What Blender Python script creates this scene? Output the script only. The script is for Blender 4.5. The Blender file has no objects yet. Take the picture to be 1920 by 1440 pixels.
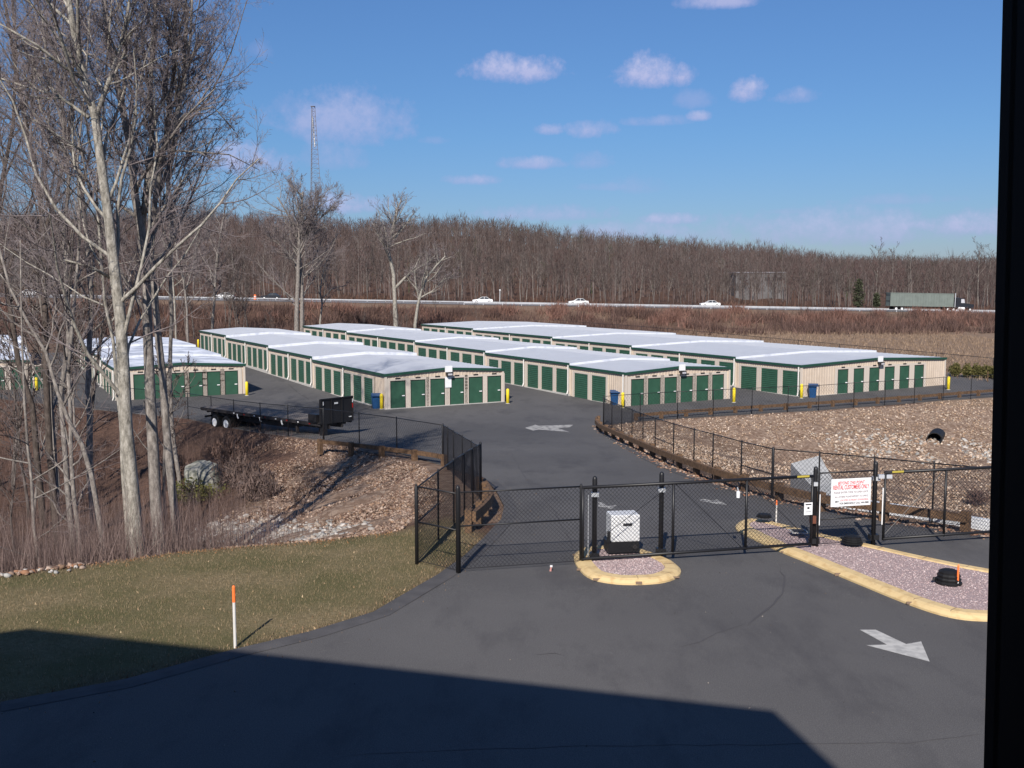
import bpy, math, random
import numpy as np
from mathutils import Vector, Matrix
from mathutils.geometry import delaunay_2d_cdt
R = math.radians
rnd = random.Random(7)
scene = bpy.context.scene
col = scene.collection

# ------------------------------------------------------------------ camera, sky, sun
F = 1900.0; CAMZ = 7.0; PITCH = math.atan(188/1900)
cd = bpy.data.cameras.new('camera'); cam = bpy.data.objects.new('camera', cd); col.objects.link(cam)
cam.location = (0, 0, CAMZ); cam.rotation_euler = (math.pi/2-PITCH, 0, 0)
cd.sensor_width = 36; cd.lens = 36*F/1920; cd.clip_start = 0.05; cd.clip_end = 6000
scene.camera = cam
SUN_EL = R(36); SUN_AZ = R(11)                     # shadows fall away from the window and a little to the right
tosun = Vector((-math.sin(SUN_AZ)*math.cos(SUN_EL), -math.cos(SUN_AZ)*math.cos(SUN_EL), math.sin(SUN_EL)))
sl = bpy.data.lights.new('sun', 'SUN'); so = bpy.data.objects.new('sun', sl); col.objects.link(so)
sl.energy = 5.0; sl.angle = R(0.5); sl.color = (1.0, 0.93, 0.84)
so.rotation_euler = tosun.to_track_quat('Z', 'Y').to_euler(); so.location = (0, -20, 60)
scene.view_settings.view_transform = 'Standard'; scene.view_settings.look = 'None'
scene.view_settings.exposure = 0.32; scene.view_settings.gamma = 1.0
world = bpy.data.worlds.new('World'); scene.world = world; world.use_nodes = True
def make_world():
    nt = world.node_tree; N = nt.nodes; Lk = nt.links; N.clear()
    out = N.new('ShaderNodeOutputWorld'); bg = N.new('ShaderNodeBackground'); bg.inputs[1].default_value = 0.054
    Lk.new(bg.outputs[0], out.inputs[0])
    sky = N.new('ShaderNodeTexSky'); sky.sky_type = 'NISHITA'; sky.sun_disc = False
    sky.sun_elevation = SUN_EL; sky.sun_rotation = math.pi + SUN_AZ; sky.ozone_density = 3.0; sky.dust_density = 0.3; sky.air_density = 1.0
    tc = N.new('ShaderNodeTexCoord'); sep = N.new('ShaderNodeSeparateXYZ'); Lk.new(tc.outputs['Generated'], sep.inputs[0])
    def M(op, a, b=None, c=None):
        n = N.new('ShaderNodeMath'); n.operation = op
        for i, v in enumerate((a, b, c)):
            if v is None: continue
            if isinstance(v, (int, float)): n.inputs[i].default_value = v
            else: Lk.new(v, n.inputs[i])
        return n.outputs[0]
    az = M('ARCTAN2', sep.outputs[0], sep.outputs[1]); el = M('ARCSINE', sep.outputs[2])
    def noise(scale, detail, rough=0.55):
        n = N.new('ShaderNodeTexNoise'); n.inputs['Scale'].default_value = scale; n.inputs['Detail'].default_value = detail
        n.inputs['Roughness'].default_value = rough; Lk.new(tc.outputs['Generated'], n.inputs['Vector']); return n.outputs[0]
    n1 = noise(22, 6, 0.62); n2 = noise(90, 6, .65)
    pert = M('ADD', M('MULTIPLY', M('SUBTRACT', n1, .5), 3.4), M('MULTIPLY', M('SUBTRACT', n2, .5), 2.2))
    clouds = [(975,134,85,26,.95),(1226,140,68,30,1.0),(1405,174,30,22,.9),(1490,184,40,14,.45),(1035,245,32,11,.7),(1105,246,50,17,.7),
      (1230,229,55,10,.4),(1310,220,20,9,.55),(1000,308,55,12,.65),(1110,305,36,16,.28),(875,339,50,10,.5),(630,230,115,52,.62),(620,300,60,26,.3),
      (468,304,88,27,.85),(660,386,70,20,.85),(1030,402,125,17,.65),(1260,413,60,12,.6),(1350,4,70,14,.75),(1700,376,80,10,.25),
      (1200,350,45,18,.2),(1560,436,260,34,.62),(1800,425,120,24,.6),(1180,436,120,18,.5),(490,97,22,20,.25),(1300,190,34,16,.25),(815,265,24,7,.2)]
    clouds = [(x, y, w*.97, h*1.12, min(1, s_*(1.0 if s_ > .6 else 1.3))) for x, y, w, h, s_ in clouds]+[(1330,440,150,10,.35),(1620,402,60,8,.4),(1480,398,50,7,.35),(560,205,50,26,.4),(700,215,30,28,.5),(1150,352,60,9,.3)]
    total = None; shade = None
    for (px, py, w, h, s) in clouds:
        u = (px-960)/F; v = -(py-720)/F
        y = math.cos(PITCH)+math.sin(PITCH)*v; z = -math.sin(PITCH)+math.cos(PITCH)*v
        a0 = math.atan2(u, y); e0 = math.atan2(z, math.hypot(u, y))
        da = M('MULTIPLY', M('SUBTRACT', az, a0), F/w*0.9); de = M('MULTIPLY', M('SUBTRACT', el, e0), F/h*0.9)
        # clouds are flatter underneath
        de2 = M('ADD', de, M('MULTIPLY', M('MINIMUM', de, 0.0), 0.7))
        r2 = M('ADD', M('MULTIPLY', da, da), M('MULTIPLY', de2, de2))
        m = M('MULTIPLY', M('SMOOTH_MIN', M('MAXIMUM', M('MULTIPLY', M('SUBTRACT', M('ADD', 1.22, pert), r2), 0.62), 0.0), 1.0, 0.3), s)
        total = m if total is None else M('MAXIMUM', total, m)
        sh = M('MULTIPLY', m, M('ADD', M('MULTIPLY', de, 0.30), 0.42))
        shade = sh if shade is None else M('MAXIMUM', shade, sh)
    tint = N.new('ShaderNodeMix'); tint.data_type = 'RGBA'; tint.blend_type = 'MULTIPLY'; tint.inputs[0].default_value = 1
    grad = N.new('ShaderNodeValToRGB')
    g = grad.color_ramp; g.elements[0].position = 0.0; g.elements[0].color = (0.66, 0.76, 1.10, 1); g.elements[1].position = .36; g.elements[1].color = (0.82, 1.14, 1.56, 1); e_ = g.elements.new(.14); e_.color = (0.68, .96, 1.31, 1)
    Lk.new(el, grad.inputs[0]); Lk.new(sky.outputs[0], tint.inputs[6]); Lk.new(grad.outputs[0], tint.inputs[7])
    cc = N.new('ShaderNodeMix'); cc.data_type = 'RGBA'; Lk.new(M('MINIMUM', M('MAXIMUM', shade, 0.0), 1.0), cc.inputs[0])
    cc.inputs[6].default_value = (5.4, 6.0, 10.6, 1); cc.inputs[7].default_value = (11.6, 11.4, 13.9, 1)
    mx = N.new('ShaderNodeMix'); mx.data_type = 'RGBA'; Lk.new(M('MINIMUM', total, 0.82), mx.inputs[0])
    Lk.new(tint.outputs[2], mx.inputs[6]); Lk.new(cc.outputs[2], mx.inputs[7]); Lk.new(mx.outputs[2], bg.inputs[0])
make_world()

# ------------------------------------------------------------------ picture ray helpers (for reading positions off the ground)
CP, SP = math.cos(PITCH), math.sin(PITCH)
def ray(px, py):
    u = (px-960)/F; v = -(py-720)/F
    return u, CP+SP*v, -SP+CP*v
def at_depth(px, py, Y):
    u, y, z = ray(px, py); return Vector((u*Y/y, Y, CAMZ+z*Y/y))
def sstep(t):
    t = np.clip(t, 0, 1); return t*t*(3-2*t)
def profile(Y):
    a = -2.7*np.clip((Y-27)/43, 0, 1)
    a = a + 0.0*Y
    t = np.clip((Y-21)/12, 0, 1); a = np.where(Y < 33, -0.377*t*t*1.0, a)          # ease into the fall
    t2 = np.clip((Y-62)/16, 0, 1)
    a = np.where(Y > 62, -2.198 - (0.0628*16)*(t2-t2*t2/2), a)
    return a + 0.0145*np.clip(Y-84, 0, 75)
def hwz(X): return 4.2 - 0.0175*(np.clip(X, -330, 330)+100)
def hwy(X): return 214+0.05*X
RIDGE = [(-2500,420),(-300,400),(0,398),(300,396),(450,401),(600,409),(700,415),(870,406),(950,415),(1050,430),(1200,441),(1300,449),(1450,463),(1550,474),(1640,479),(1900,481),(4000,490)]
rx = np.array([a for a, b in RIDGE], float); ry = np.array([b for a, b in RIDGE], float)
RD = 620.0
def base_z(X, Y):
    X = np.asarray(X, float); Y = np.asarray(Y, float)
    z = profile(Y)
    y0 = hwy(X)
    up = sstep((Y-(y0-30))/27)
    z = z*(1-up)+hwz(X)*up
    a = np.interp(X/np.maximum(Y, 60)*F+960, rx, ry)
    zr = CAMZ+(532-a)*RD/F-13.2
    t = sstep((Y-265)/(RD-265))
    z = z*(1-t)+zr*t
    return z
def seg_info(X, Y, poly):
    """signed inside flag, distance to the outline and the outline's own height there"""
    n = len(poly); best = np.full(X.shape, 1e9); bz = np.zeros(X.shape); inside = np.zeros(X.shape, bool)
    for i in range(n):
        ax, ay = poly[i]; bx, by = poly[(i+1) % n]
        dx, dy = bx-ax, by-ay; L = dx*dx+dy*dy
        t = np.clip(((X-ax)*dx+(Y-ay)*dy)/L, 0, 1); qx = ax+t*dx; qy = ay+t*dy
        d = np.hypot(X-qx, Y-qy); m = d < best; best = np.where(m, d, best); bz = np.where(m, base_z(qx, qy), bz)
        if ay != by:
            c = ((ay > Y) != (by > Y)) & (X < dx*(Y-ay)/dy+ax); inside ^= c
    return inside, best, bz
def solve(px, py, h, zf):
    u, y, z = ray(px, py)
    lo = None; t = 6.0
    while t < 900:
        if CAMZ+z*t/y < float(zf(u*t/y, t))+h: break
        lo = t; t += 0.5
    lo = lo or 6.0; hi = t
    for _ in range(18):
        m = (lo+hi)/2
        if CAMZ+z*m/y < float(zf(u*m/y, m))+h: hi = m
        else: lo = m
    return Vector((u*hi/y, hi, float(zf(u*hi/y, hi))))
def GP(px, py, h=0.0): return solve(px, py, h, base_z)

RIGHT_TOPS = [(1132,746.6),(1147.6,754),(1166,761),(1185.4,768),(1206,776.5),(1229,784),(1263.5,794.7),(1302,805),(1337.5,814),(1391,828),(1450,841.7),(1537,849),(1640,858),(1752,869),(1868,879)]
RF = [GP(x, y, 1.83) for x, y in RIGHT_TOPS]
RF = [Vector((p.x, p.y, 0)) for p in RF]
NORTH_BASE = [(1132,795.5),(1200,790),(1270,785),(1337,781),(1409.6,776.6),(1477,772.5),(1534.7,769.8),(1600.5,764),(1658.8,760),(1714,755.7),(1768,750.8),(1820,748),(1872,744)]
NF = [GP(x, y) for x, y in NORTH_BASE]
NF[0] = Vector((RF[0].x, RF[0].y, 0))
BASIN = [(p.x+.35, p.y+.25) for p in RF] + [(22, 26), (48, 22), (95, 40), (95, 84)] + [(p.x, p.y-.5) for p in reversed(NF[1:])]
RAVINE = [(-3.3,28.9),(-2.3,34.6),(-3.8,44.2),(-6.3,49.3),(-8.6,53.0),(-11.2,56.6),(-13.9,59.6),(-16.2,62.0),(-23.7,71.4),(-43,84),(-95,104),(-130,60),(-110,15),(-30,20.2),(-12.5,23.8),(-10.8,24.8),(-8.9,26.2),(-7.3,26.9),(-5.2,27.7)]
def zt(X, Y):
    X = np.asarray(X, float); Y = np.asarray(Y, float); sh = X.shape
    X = X.reshape(-1); Y = Y.reshape(-1)
    b = base_z(X, Y)
    for poly, floor, slope in ((RAVINE, -4.7, 0.27), (BASIN, -4.7, 0.2)):
        ins, d, e = seg_info(X, Y, poly)
        c = e-slope*d; k = 0.6
        h = np.clip(0.5+0.5*(c-floor)/k, 0, 1); c = floor*(1-h)+c*h+k*h*(1-h)*0.5    # rounds into the floor
        b = np.where(ins, np.minimum(b, c), b)
    return b.reshape(sh)
def zs(x, y): return float(zt(np.array([x]), np.array([y]))[0])
def G(px, py, h=0.0): return solve(px, py, h, lambda x, y: zs(x, y))

# ------------------------------------------------------------------ materials
MATS = {}
def mat(name, color, rough=0.8, metal=0.0, var=0.0, vscale=3.0, color2=None, bump=0.0, bscale=20.0, detail=5, spec=0.3, stretch=None, thr=None, extra=None):
    if name in MATS: return MATS[name]
    m = bpy.data.materials.new(name); m.use_nodes = True; MATS[name] = m
    nt = m.node_tree; N = nt.nodes; Lk = nt.links; b = N['Principled BSDF']
    b.inputs['Base Color'].default_value = (*color, 1); b.inputs['Roughness'].default_value = rough; b.inputs['Metallic'].default_value = metal
    b.inputs['Specular IOR Level'].default_value = spec
    tc = N.new('ShaderNodeTexCoord'); vec = tc.outputs['Object']
    if stretch:
        mp = N.new('ShaderNodeMapping'); mp.inputs['Scale'].default_value = stretch; Lk.new(vec, mp.inputs[0]); vec = mp.outputs[0]
    if var > 0 or color2:
        n = N.new('ShaderNodeTexNoise'); n.inputs['Scale'].default_value = vscale; n.inputs['Detail'].default_value = detail; Lk.new(vec, n.inputs[0])
        rp = N.new('ShaderNodeValToRGB'); lo, hi = thr or (0.3, 0.7)
        rp.color_ramp.elements[0].position = lo; rp.color_ramp.elements[1].position = hi
        c2 = color2 or tuple(c*(1-var) for c in color); c1 = color if color2 else tuple(min(1, c*(1+var)) for c in color)
        rp.color_ramp.elements[0].color = (*c2, 1); rp.color_ramp.elements[1].color = (*c1, 1)
        Lk.new(n.outputs[0], rp.inputs[0]); Lk.new(rp.outputs[0], b.inputs['Base Color'])
    if bump > 0:
        n2 = N.new('ShaderNodeTexNoise'); n2.inputs['Scale'].default_value = bscale; n2.inputs['Detail'].default_value = 4; Lk.new(vec, n2.inputs[0])
        bp = N.new('ShaderNodeBump'); bp.inputs['Strength'].default_value = bump; bp.inputs['Distance'].default_value = 0.02
        Lk.new(n2.outputs[0], bp.inputs['Height']); Lk.new(bp.outputs[0], b.inputs['Normal'])
    return m
def mix_chain(m, layers, basec):
    """layers: (fac socket, color socket)"""
    nt = m.node_tree; cur = basec
    for fac, c in layers:
        mx = nt.nodes.new('ShaderNodeMix'); mx.data_type = 'RGBA'; nt.links.new(fac, mx.inputs[0]); nt.links.new(cur, mx.inputs[6]); nt.links.new(c, mx.inputs[7]); cur = mx.outputs[2]
    return cur
def noise_ramp(m, vec, scale, stops, detail=5, rough=0.6, kind='noise', stretch=None):
    N = m.node_tree.nodes; Lk = m.node_tree.links
    if stretch:
        mp = N.new('ShaderNodeMapping'); mp.inputs['Scale'].default_value = stretch; Lk.new(vec, mp.inputs[0]); vec = mp.outputs[0]
    if kind == 'noise':
        n = N.new('ShaderNodeTexNoise'); n.inputs['Scale'].default_value = scale; n.inputs['Detail'].default_value = detail; n.inputs['Roughness'].default_value = rough; o = n.outputs[0]
    else:
        n = N.new('ShaderNodeTexVoronoi'); n.inputs['Scale'].default_value = scale; o = n.outputs['Color' if kind == 'cell' else 'Distance']
    Lk.new(vec, n.inputs['Vector']); rp = N.new('ShaderNodeValToRGB'); el = rp.color_ramp.elements
    el[0].position = stops[0][0]; el[0].color = (*stops[0][1], 1); el[1].position = stops[-1][0]; el[1].color = (*stops[-1][1], 1)
    for p, c in stops[1:-1]:
        e = el.new(p); e.color = (*c, 1)
    Lk.new(o, rp.inputs[0]); return rp.outputs[0]

def asphalt_mat():
    m = bpy.data.materials.new('asphalt'); m.use_nodes = True; MATS['asphalt'] = m
    N = m.node_tree.nodes; Lk = m.node_tree.links; b = N['Principled BSDF']; b.inputs['Roughness'].default_value = 0.85; b.inputs['Specular IOR Level'].default_value = 0.2
    v = N.new('ShaderNodeTexCoord').outputs['Object']
    c1 = noise_ramp(m, v, 0.09, [(0.34,(.074,.071,.073)),(0.5,(.100,.096,.097)),(0.64,(.126,.121,.121))], 4)
    c2 = noise_ramp(m, v, 55, [(0.3,(.035,.035,.036)),(0.5,(.088,.085,.086)),(0.72,(.19,.185,.175))], 3, .7)
    c3 = noise_ramp(m, v, 0.6, [(0.50,(0,0,0)),(0.72,(.65,.65,.65))], 7, .7, stretch=(1,.4,1))
    c4 = noise_ramp(m, v, 3.5, [(0.66,(0,0,0)),(0.74,(.4,.4,.4))], 5, .6)
    mx = N.new('ShaderNodeMix'); mx.data_type = 'RGBA'; mx.inputs[0].default_value = .5; Lk.new(c1, mx.inputs[6]); Lk.new(c2, mx.inputs[7])
    dk = N.new('ShaderNodeRGB'); dk.outputs[0].default_value = (.052,.050,.054,1)
    lt = N.new('ShaderNodeRGB'); lt.outputs[0].default_value = (.13,.125,.12,1)
    cur = mix_chain(m, [(c3, dk.outputs[0]), (c4, lt.outputs[0])], mx.outputs[2]); Lk.new(cur, b.inputs['Base Color'])
    n = N.new('ShaderNodeTexNoise'); n.inputs['Scale'].default_value = 60; n.inputs['Detail'].default_value = 3; Lk.new(v, n.inputs[0])
    bp = N.new('ShaderNodeBump'); bp.inputs['Strength'].default_value = .35; bp.inputs['Distance'].default_value = .01; Lk.new(n.outputs[0], bp.inputs['Height']); Lk.new(bp.outputs[0], b.inputs['Normal'])
asphalt_mat()
def ground_mat():
    m = bpy.data.materials.new('ground_cover'); m.use_nodes = True; MATS['ground'] = m
    N = m.node_tree.nodes; Lk = m.node_tree.links; b = N['Principled BSDF']; b.inputs['Roughness'].default_value = 0.95; b.inputs['Specular IOR Level'].default_value = 0.1
    v = N.new('ShaderNodeTexCoord').outputs['Object']
    at = N.new('ShaderNodeAttribute'); at.attribute_name = 'cover'; sp = N.new('ShaderNodeSeparateColor'); Lk.new(at.outputs['Color'], sp.inputs[0])
    litter = noise_ramp(m, v, 3.2, [(0.28,(.022,.015,.012)),(0.44,(.075,.045,.035)),(0.58,(.145,.085,.060)),(0.76,(.26,.17,.115))], 12, .82)
    big = noise_ramp(m, v, .18, [(0.4,(0,0,0)),(0.62,(.55,.55,.55))], 4)
    dark = N.new('ShaderNodeRGB'); dark.outputs[0].default_value = (.055,.038,.030,1)
    base = mix_chain(m, [(big, dark.outputs[0])], litter)
    lawn = noise_ramp(m, v, 9.0, [(0.3,(.095,.080,.042)),(0.5,(.195,.155,.088)),(0.72,(.32,.255,.16))], 9, .8)
    lawn2 = noise_ramp(m, v, .35, [(0.36,(0,0,0)),(0.60,(.85,.85,.85))], 6)
    gr = N.new('ShaderNodeRGB'); gr.outputs[0].default_value = (.105,.100,.045,1)
    lawnc = mix_chain(m, [(lawn2, gr.outputs[0])], lawn)
    rip = noise_ramp(m, v, 4.5, [(0.0,(.12,.08,.055)),(0.35,(.20,.135,.098)),(0.7,(.27,.195,.145)),(1.0,(.36,.28,.22))], kind='cell')
    field = noise_ramp(m, v, 1.6, [(0.3,(.13,.090,.065)),(0.5,(.22,.155,.11)),(0.75,(.30,.22,.16))], 8, .7, stretch=(.5,1.6,1))
    cur = mix_chain(m, [(sp.outputs[0], rip), (sp.outputs[1], field), (sp.outputs[2], lawnc)], base)
    Lk.new(cur, b.inputs['Base Color'])
    n = N.new('ShaderNodeTexNoise'); n.inputs['Scale'].default_value = 14; n.inputs['Detail'].default_value = 7; n.inputs['Roughness'].default_value = .75; Lk.new(v, n.inputs[0])
    bp = N.new('ShaderNodeBump'); bp.inputs['Strength'].default_value = .8; bp.inputs['Distance'].default_value = .06; Lk.new(n.outputs[0], bp.inputs['Height']); Lk.new(bp.outputs[0], b.inputs['Normal'])
ground_mat()
def wall_mat():
    m = bpy.data.materials.new('tan_ribbed_metal'); m.use_nodes = True; MATS['tan'] = m
    N = m.node_tree.nodes; b = N['Principled BSDF']; b.inputs['Roughness'].default_value = 0.55; b.inputs['Specular IOR Level'].default_value = .3
    v = N.new('ShaderNodeTexCoord').outputs['Object']
    c = noise_ramp(m, v, 1.2, [(0.3,(.47,.385,.305)),(0.7,(.55,.46,.375))], 5); m.node_tree.links.new(c, b.inputs['Base Color'])
wall_mat()
def attr_mat(name, rough=.9):
    m = bpy.data.materials.new(name); m.use_nodes = True; MATS[name] = m; N = m.node_tree.nodes; b = N['Principled BSDF']; b.inputs['Roughness'].default_value = rough
    b.inputs['Specular IOR Level'].default_value = .15
    at = N.new('ShaderNodeAttribute'); at.attribute_name = 'tint'; m.node_tree.links.new(at.outputs['Color'], b.inputs['Base Color']); return m
attr_mat('rock'); attr_mat('blade')
def bark_mat(name, lo, mid, hi, scale=7, bump=.6):
    m = bpy.data.materials.new(name); m.use_nodes = True; MATS[name] = m; N = m.node_tree.nodes; b = N['Principled BSDF']; b.inputs['Roughness'].default_value = .9; b.inputs['Specular IOR Level'].default_value = .15
    v = N.new('ShaderNodeTexCoord').outputs['Object']
    c = noise_ramp(m, v, scale, [(0.32,lo),(0.5,mid),(0.68,hi)], 7, .7, stretch=(1.5,1.5,.5)); m.node_tree.links.new(c, b.inputs['Base Color'])
    if bump:
        n = N.new('ShaderNodeTexNoise'); n.inputs['Scale'].default_value = 18; n.inputs['Detail'].default_value = 5; m.node_tree.links.new(v, n.inputs[0])
        bp = N.new('ShaderNodeBump'); bp.inputs['Strength'].default_value = bump; bp.inputs['Distance'].default_value = .03; m.node_tree.links.new(n.outputs[0], bp.inputs['Height']); m.node_tree.links.new(bp.outputs[0], b.inputs['Normal'])
bark_mat('bark_pale', (.11,.10,.085), (.27,.25,.215), (.46,.43,.38))
bark_mat('bark_mid', (.085,.075,.068), (.20,.178,.16), (.34,.31,.28))
bark_mat('bark_dark', (.035,.028,.024), (.075,.06,.052), (.13,.105,.09))
bark_mat('bark_far', (.055,.045,.040), (.105,.088,.08), (.19,.165,.148), 3, 0)
bark_mat('bark_far_pale', (.10,.088,.08), (.19,.168,.152), (.30,.27,.245), 3, 0)
bark_mat('twig', (.095,.078,.078), (.165,.138,.138), (.25,.215,.212), 2, 0)
bark_mat('twig_far', (.060,.046,.042), (.095,.075,.069), (.15,.122,.112), .06, 0)
bark_mat('twig_red', (.070,.042,.040), (.105,.066,.062), (.15,.10,.095), .5, 0)
mat('black_metal', (.012,.012,.014), .45, spec=.4); mat('wire', (.014,.014,.017), .5)
mat('green_door', (.027,.080,.050), .5, var=.12, vscale=2, spec=.4)
mat('green_trim', (.016,.060,.042), .4, spec=.4)
mat('roof', (.42,.44,.485), .5, var=.035, vscale=.6, stretch=(1,1,1), spec=.3)
mat('roof_patchy', (.52,.55,.62), .6, color2=(.28,.31,.38), vscale=.55, thr=(.36,.62))
mat('roof_step', (.62,.64,.68), .6, color2=(.46,.49,.56), vscale=1.5, thr=(.3,.5)); mat('white_trim', (.62,.60,.57), .5, var=.05); mat('jamb_trim', (.52,.46,.40), .5)
mat('slab', (.42,.41,.39), .85, var=.12, vscale=4); mat('concrete', (.42,.42,.41), .85, var=.12, vscale=3, bump=.3)
mat('white_paint', (.72,.73,.74), .5, var=.04); mat('snow_white', (.70,.72,.75), .8, var=.08, vscale=2)
mat('worn_paint', (.38,.37,.35), .8, color2=(.14,.135,.136), vscale=3.5, thr=(.38,.52))
mat('arrow_paint', (.46,.45,.43), .8, color2=(.33,.325,.315), vscale=6, thr=(.35,.6))
mat('yellow', (.75,.58,.03), .45, var=.05); mat('curb_yellow', (.60,.45,.235), .8, color2=(.47,.32,.15), vscale=5, thr=(.28,.50), bump=.3)
mat('chip', (.20,.14,.10), .9); mat('blue_plastic', (.012,.055,.15), .4, var=.1); mat('orange', (.95,.20,.05), .5); mat('rubber', (.010,.010,.011), .6, bump=.2, bscale=60)
mat('wood', (.155,.092,.052), .85, color2=(.085,.052,.032), vscale=6, stretch=(1,1,1), thr=(.35,.65), bump=.4)
mat('rim', (.78,.78,.78), .4, var=.1); mat('dark_steel', (.028,.025,.026), .6, var=.2); mat('deck_wood', (.16,.14,.125), .85, var=.25, vscale=5)
mat('red_lens', (.30,.012,.012), .4); mat('lamp_glass', (.45,.45,.48), .3); mat('galv', (.50,.52,.55), .45, metal=.3, var=.08)
mat('rail_white', (.60,.61,.62), .5); mat('barrier', (.40,.41,.43), .5, var=.15, vscale=.3); mat('sign_red', (.55,.015,.03), .5); mat('sign_black', (.03,.03,.035), .5); mat('sign_grey', (.16,.10,.12), .5)
mat('car_white', (.78,.78,.78), .25, spec=.5); mat('car_dark', (.02,.022,.028), .25, spec=.5); mat('car_glass', (.03,.035,.04), .1, spec=.6)
mat('truck_grey', (.145,.17,.155), .6, var=.12, vscale=.8); mat('tower_steel', (.17,.16,.18), .6)
mat('boulder', (.27,.265,.235), .9, color2=(.11,.115,.095), vscale=3.5, thr=(.36,.56), bump=.7, bscale=9); mat('far_wall', (.115,.11,.112), .8, var=.25, vscale=.6); mat('far_roof', (.26,.26,.29), .8)
mat('pink_clay', (.45,.22,.20), .8); mat('facade', (.30,.27,.24), .8); mat('brown_metal', (.14,.05,.03), .7)
def gravel_mat():
    m = bpy.data.materials.new('pink_gravel'); m.use_nodes = True; MATS['pink_gravel'] = m; N = m.node_tree.nodes; b = N['Principled BSDF']; b.inputs['Roughness'].default_value = .95
    v = N.new('ShaderNodeTexCoord').outputs['Object']
    c = noise_ramp(m, v, 38, [(0.0,(.27,.19,.19)),(.4,(.35,.26,.255)),(.75,(.41,.315,.31)),(1,(.48,.385,.38))], kind='cell'); m.node_tree.links.new(c, b.inputs['Base Color'])
    d = N.new('ShaderNodeTexVoronoi'); d.inputs['Scale'].default_value = 38; m.node_tree.links.new(v, d.inputs['Vector'])
    bp = N.new('ShaderNodeBump'); bp.inputs['Strength'].default_value = .8; bp.inputs['Distance'].default_value = .03; bp.invert = True
    m.node_tree.links.new(d.outputs['Distance'], bp.inputs['Height']); m.node_tree.links.new(bp.outputs[0], b.inputs['Normal'])
gravel_mat()

# ------------------------------------------------------------------ mesh helpers
class MB:
    def __init__(s): s.v = []; s.f = []; s.mi = []
    def add(s, vs, fs, mi=0):
        o = len(s.v); s.v.extend(tuple(p) for p in vs); s.f.extend(tuple(i+o for i in f) for f in fs); s.mi.extend([mi]*len(fs)); return s
    def box(s, c, d, M=None, mi=0):
        x, y, z = d[0]/2, d[1]/2, d[2]/2
        vs = [Vector((c[0]+a*x, c[1]+b*y, c[2]+e*z)) for a in (-1,1) for b in (-1,1) for e in (-1,1)]
        if M is not None: vs = [M @ p for p in vs]
        return s.add(vs, [(0,1,3,2),(4,6,7,5),(0,4,5,1),(2,3,7,6),(0,2,6,4),(1,5,7,3)], mi)
    def bar(s, a, b, w, h=None, mi=0, up=Vector((0,0,1))):
        a = Vector(a); b = Vector(b); h = h or w; t = (b-a).normalized()
        u = t.cross(up); u = t.cross(Vector((1,0,0))) if u.length < 1e-4 else u; u.normalize(); n = u.cross(t)
        vs = []
        for p in (a, b):
            for q in ((-1,-1),(1,-1),(1,1),(-1,1)): vs.append(p+u*q[0]*w/2+n*q[1]*h/2)
        return s.add(vs, [(0,1,2,3),(7,6,5,4),(0,4,5,1),(1,5,6,2),(2,6,7,3),(3,7,4,0)], mi)
    def tube(s, pts, rads, sides=8, cap=True, mi=0):
        n = len(pts); vs = []; up = None
        for i in range(n):
            a = pts[max(i-1,0)]; b = pts[min(i+1,n-1)]; tx, ty, tz = b[0]-a[0], b[1]-a[1], b[2]-a[2]
            l = math.sqrt(tx*tx+ty*ty+tz*tz) or 1; tx/=l; ty/=l; tz/=l
            if up is None: up = (1,0,0) if abs(tx) < .8 else (0,1,0)
            dx = up[0]*tx+up[1]*ty+up[2]*tz; ux, uy, uz = up[0]-dx*tx, up[1]-dx*ty, up[2]-dx*tz
            l = math.sqrt(ux*ux+uy*uy+uz*uz) or 1; ux/=l; uy/=l; uz/=l; up = (ux,uy,uz)
            wx, wy, wz = ty*uz-tz*uy, tz*ux-tx*uz, tx*uy-ty*ux; r = rads[i] if isinstance(rads, (list,tuple)) else rads; p = pts[i]
            for k in range(sides):
                c = CS[sides][k][0]*r; q = CS[sides][k][1]*r
                vs.append((p[0]+ux*c+wx*q, p[1]+uy*c+wy*q, p[2]+uz*c+wz*q))
        fs = [(i*sides+k, i*sides+(k+1)%sides, (i+1)*sides+(k+1)%sides, (i+1)*sides+k) for i in range(n-1) for k in range(sides)]
        if cap: fs += [tuple(range(sides-1,-1,-1)), tuple(range((n-1)*sides, n*sides))]
        return s.add(vs, fs, mi)
    def prism(s, outline, axis_a, axis_b, axis_n, origin, depth, mi=0):
        o = Vector(origin); n = len(outline); vs = [o+axis_a*a+axis_b*b for a, b in outline]; vs += [p+axis_n*depth for p in vs]
        return s.add(vs, [tuple(range(n)), tuple(range(2*n-1,n-1,-1))]+[(i,(i+1)%n,n+(i+1)%n,n+i)[::-1] for i in range(n)], mi)
    def build(s, name, m, parent=None, smooth=False, loc=None, mats=None):
        me = bpy.data.meshes.new(name); 
        me.from_pydata(s.v, [], s.f); 
        for q in (mats or [m]): me.materials.append(MATS[q] if isinstance(q, str) else q)
        if mats: me.polygons.foreach_set('material_index', s.mi)
        if smooth: me.polygons.foreach_set('use_smooth', [True]*len(me.polygons))
        me.update(); o = bpy.data.objects.new(name, me); col.objects.link(o)
        if parent: o.parent = parent
        if loc is not None: o.location = loc
        return o
CS = {k: [(math.cos(2*math.pi*i/k), math.sin(2*math.pi*i/k)) for i in range(k)] for k in range(3,25)}
def tag(o, label=None, cat=None, group=None, kind=None):
    if label: o['label'] = label
    if cat: o['category'] = cat
    if group: o['group'] = group
    if kind: o['kind'] = kind
    return o
def empty(name, loc, rz, label, cat, group=None):
    o = bpy.data.objects.new(name, None); col.objects.link(o); o.location = loc; o.rotation_euler = (0,0,rz); o.empty_display_size = .3
    return tag(o, label, cat, group)
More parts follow.
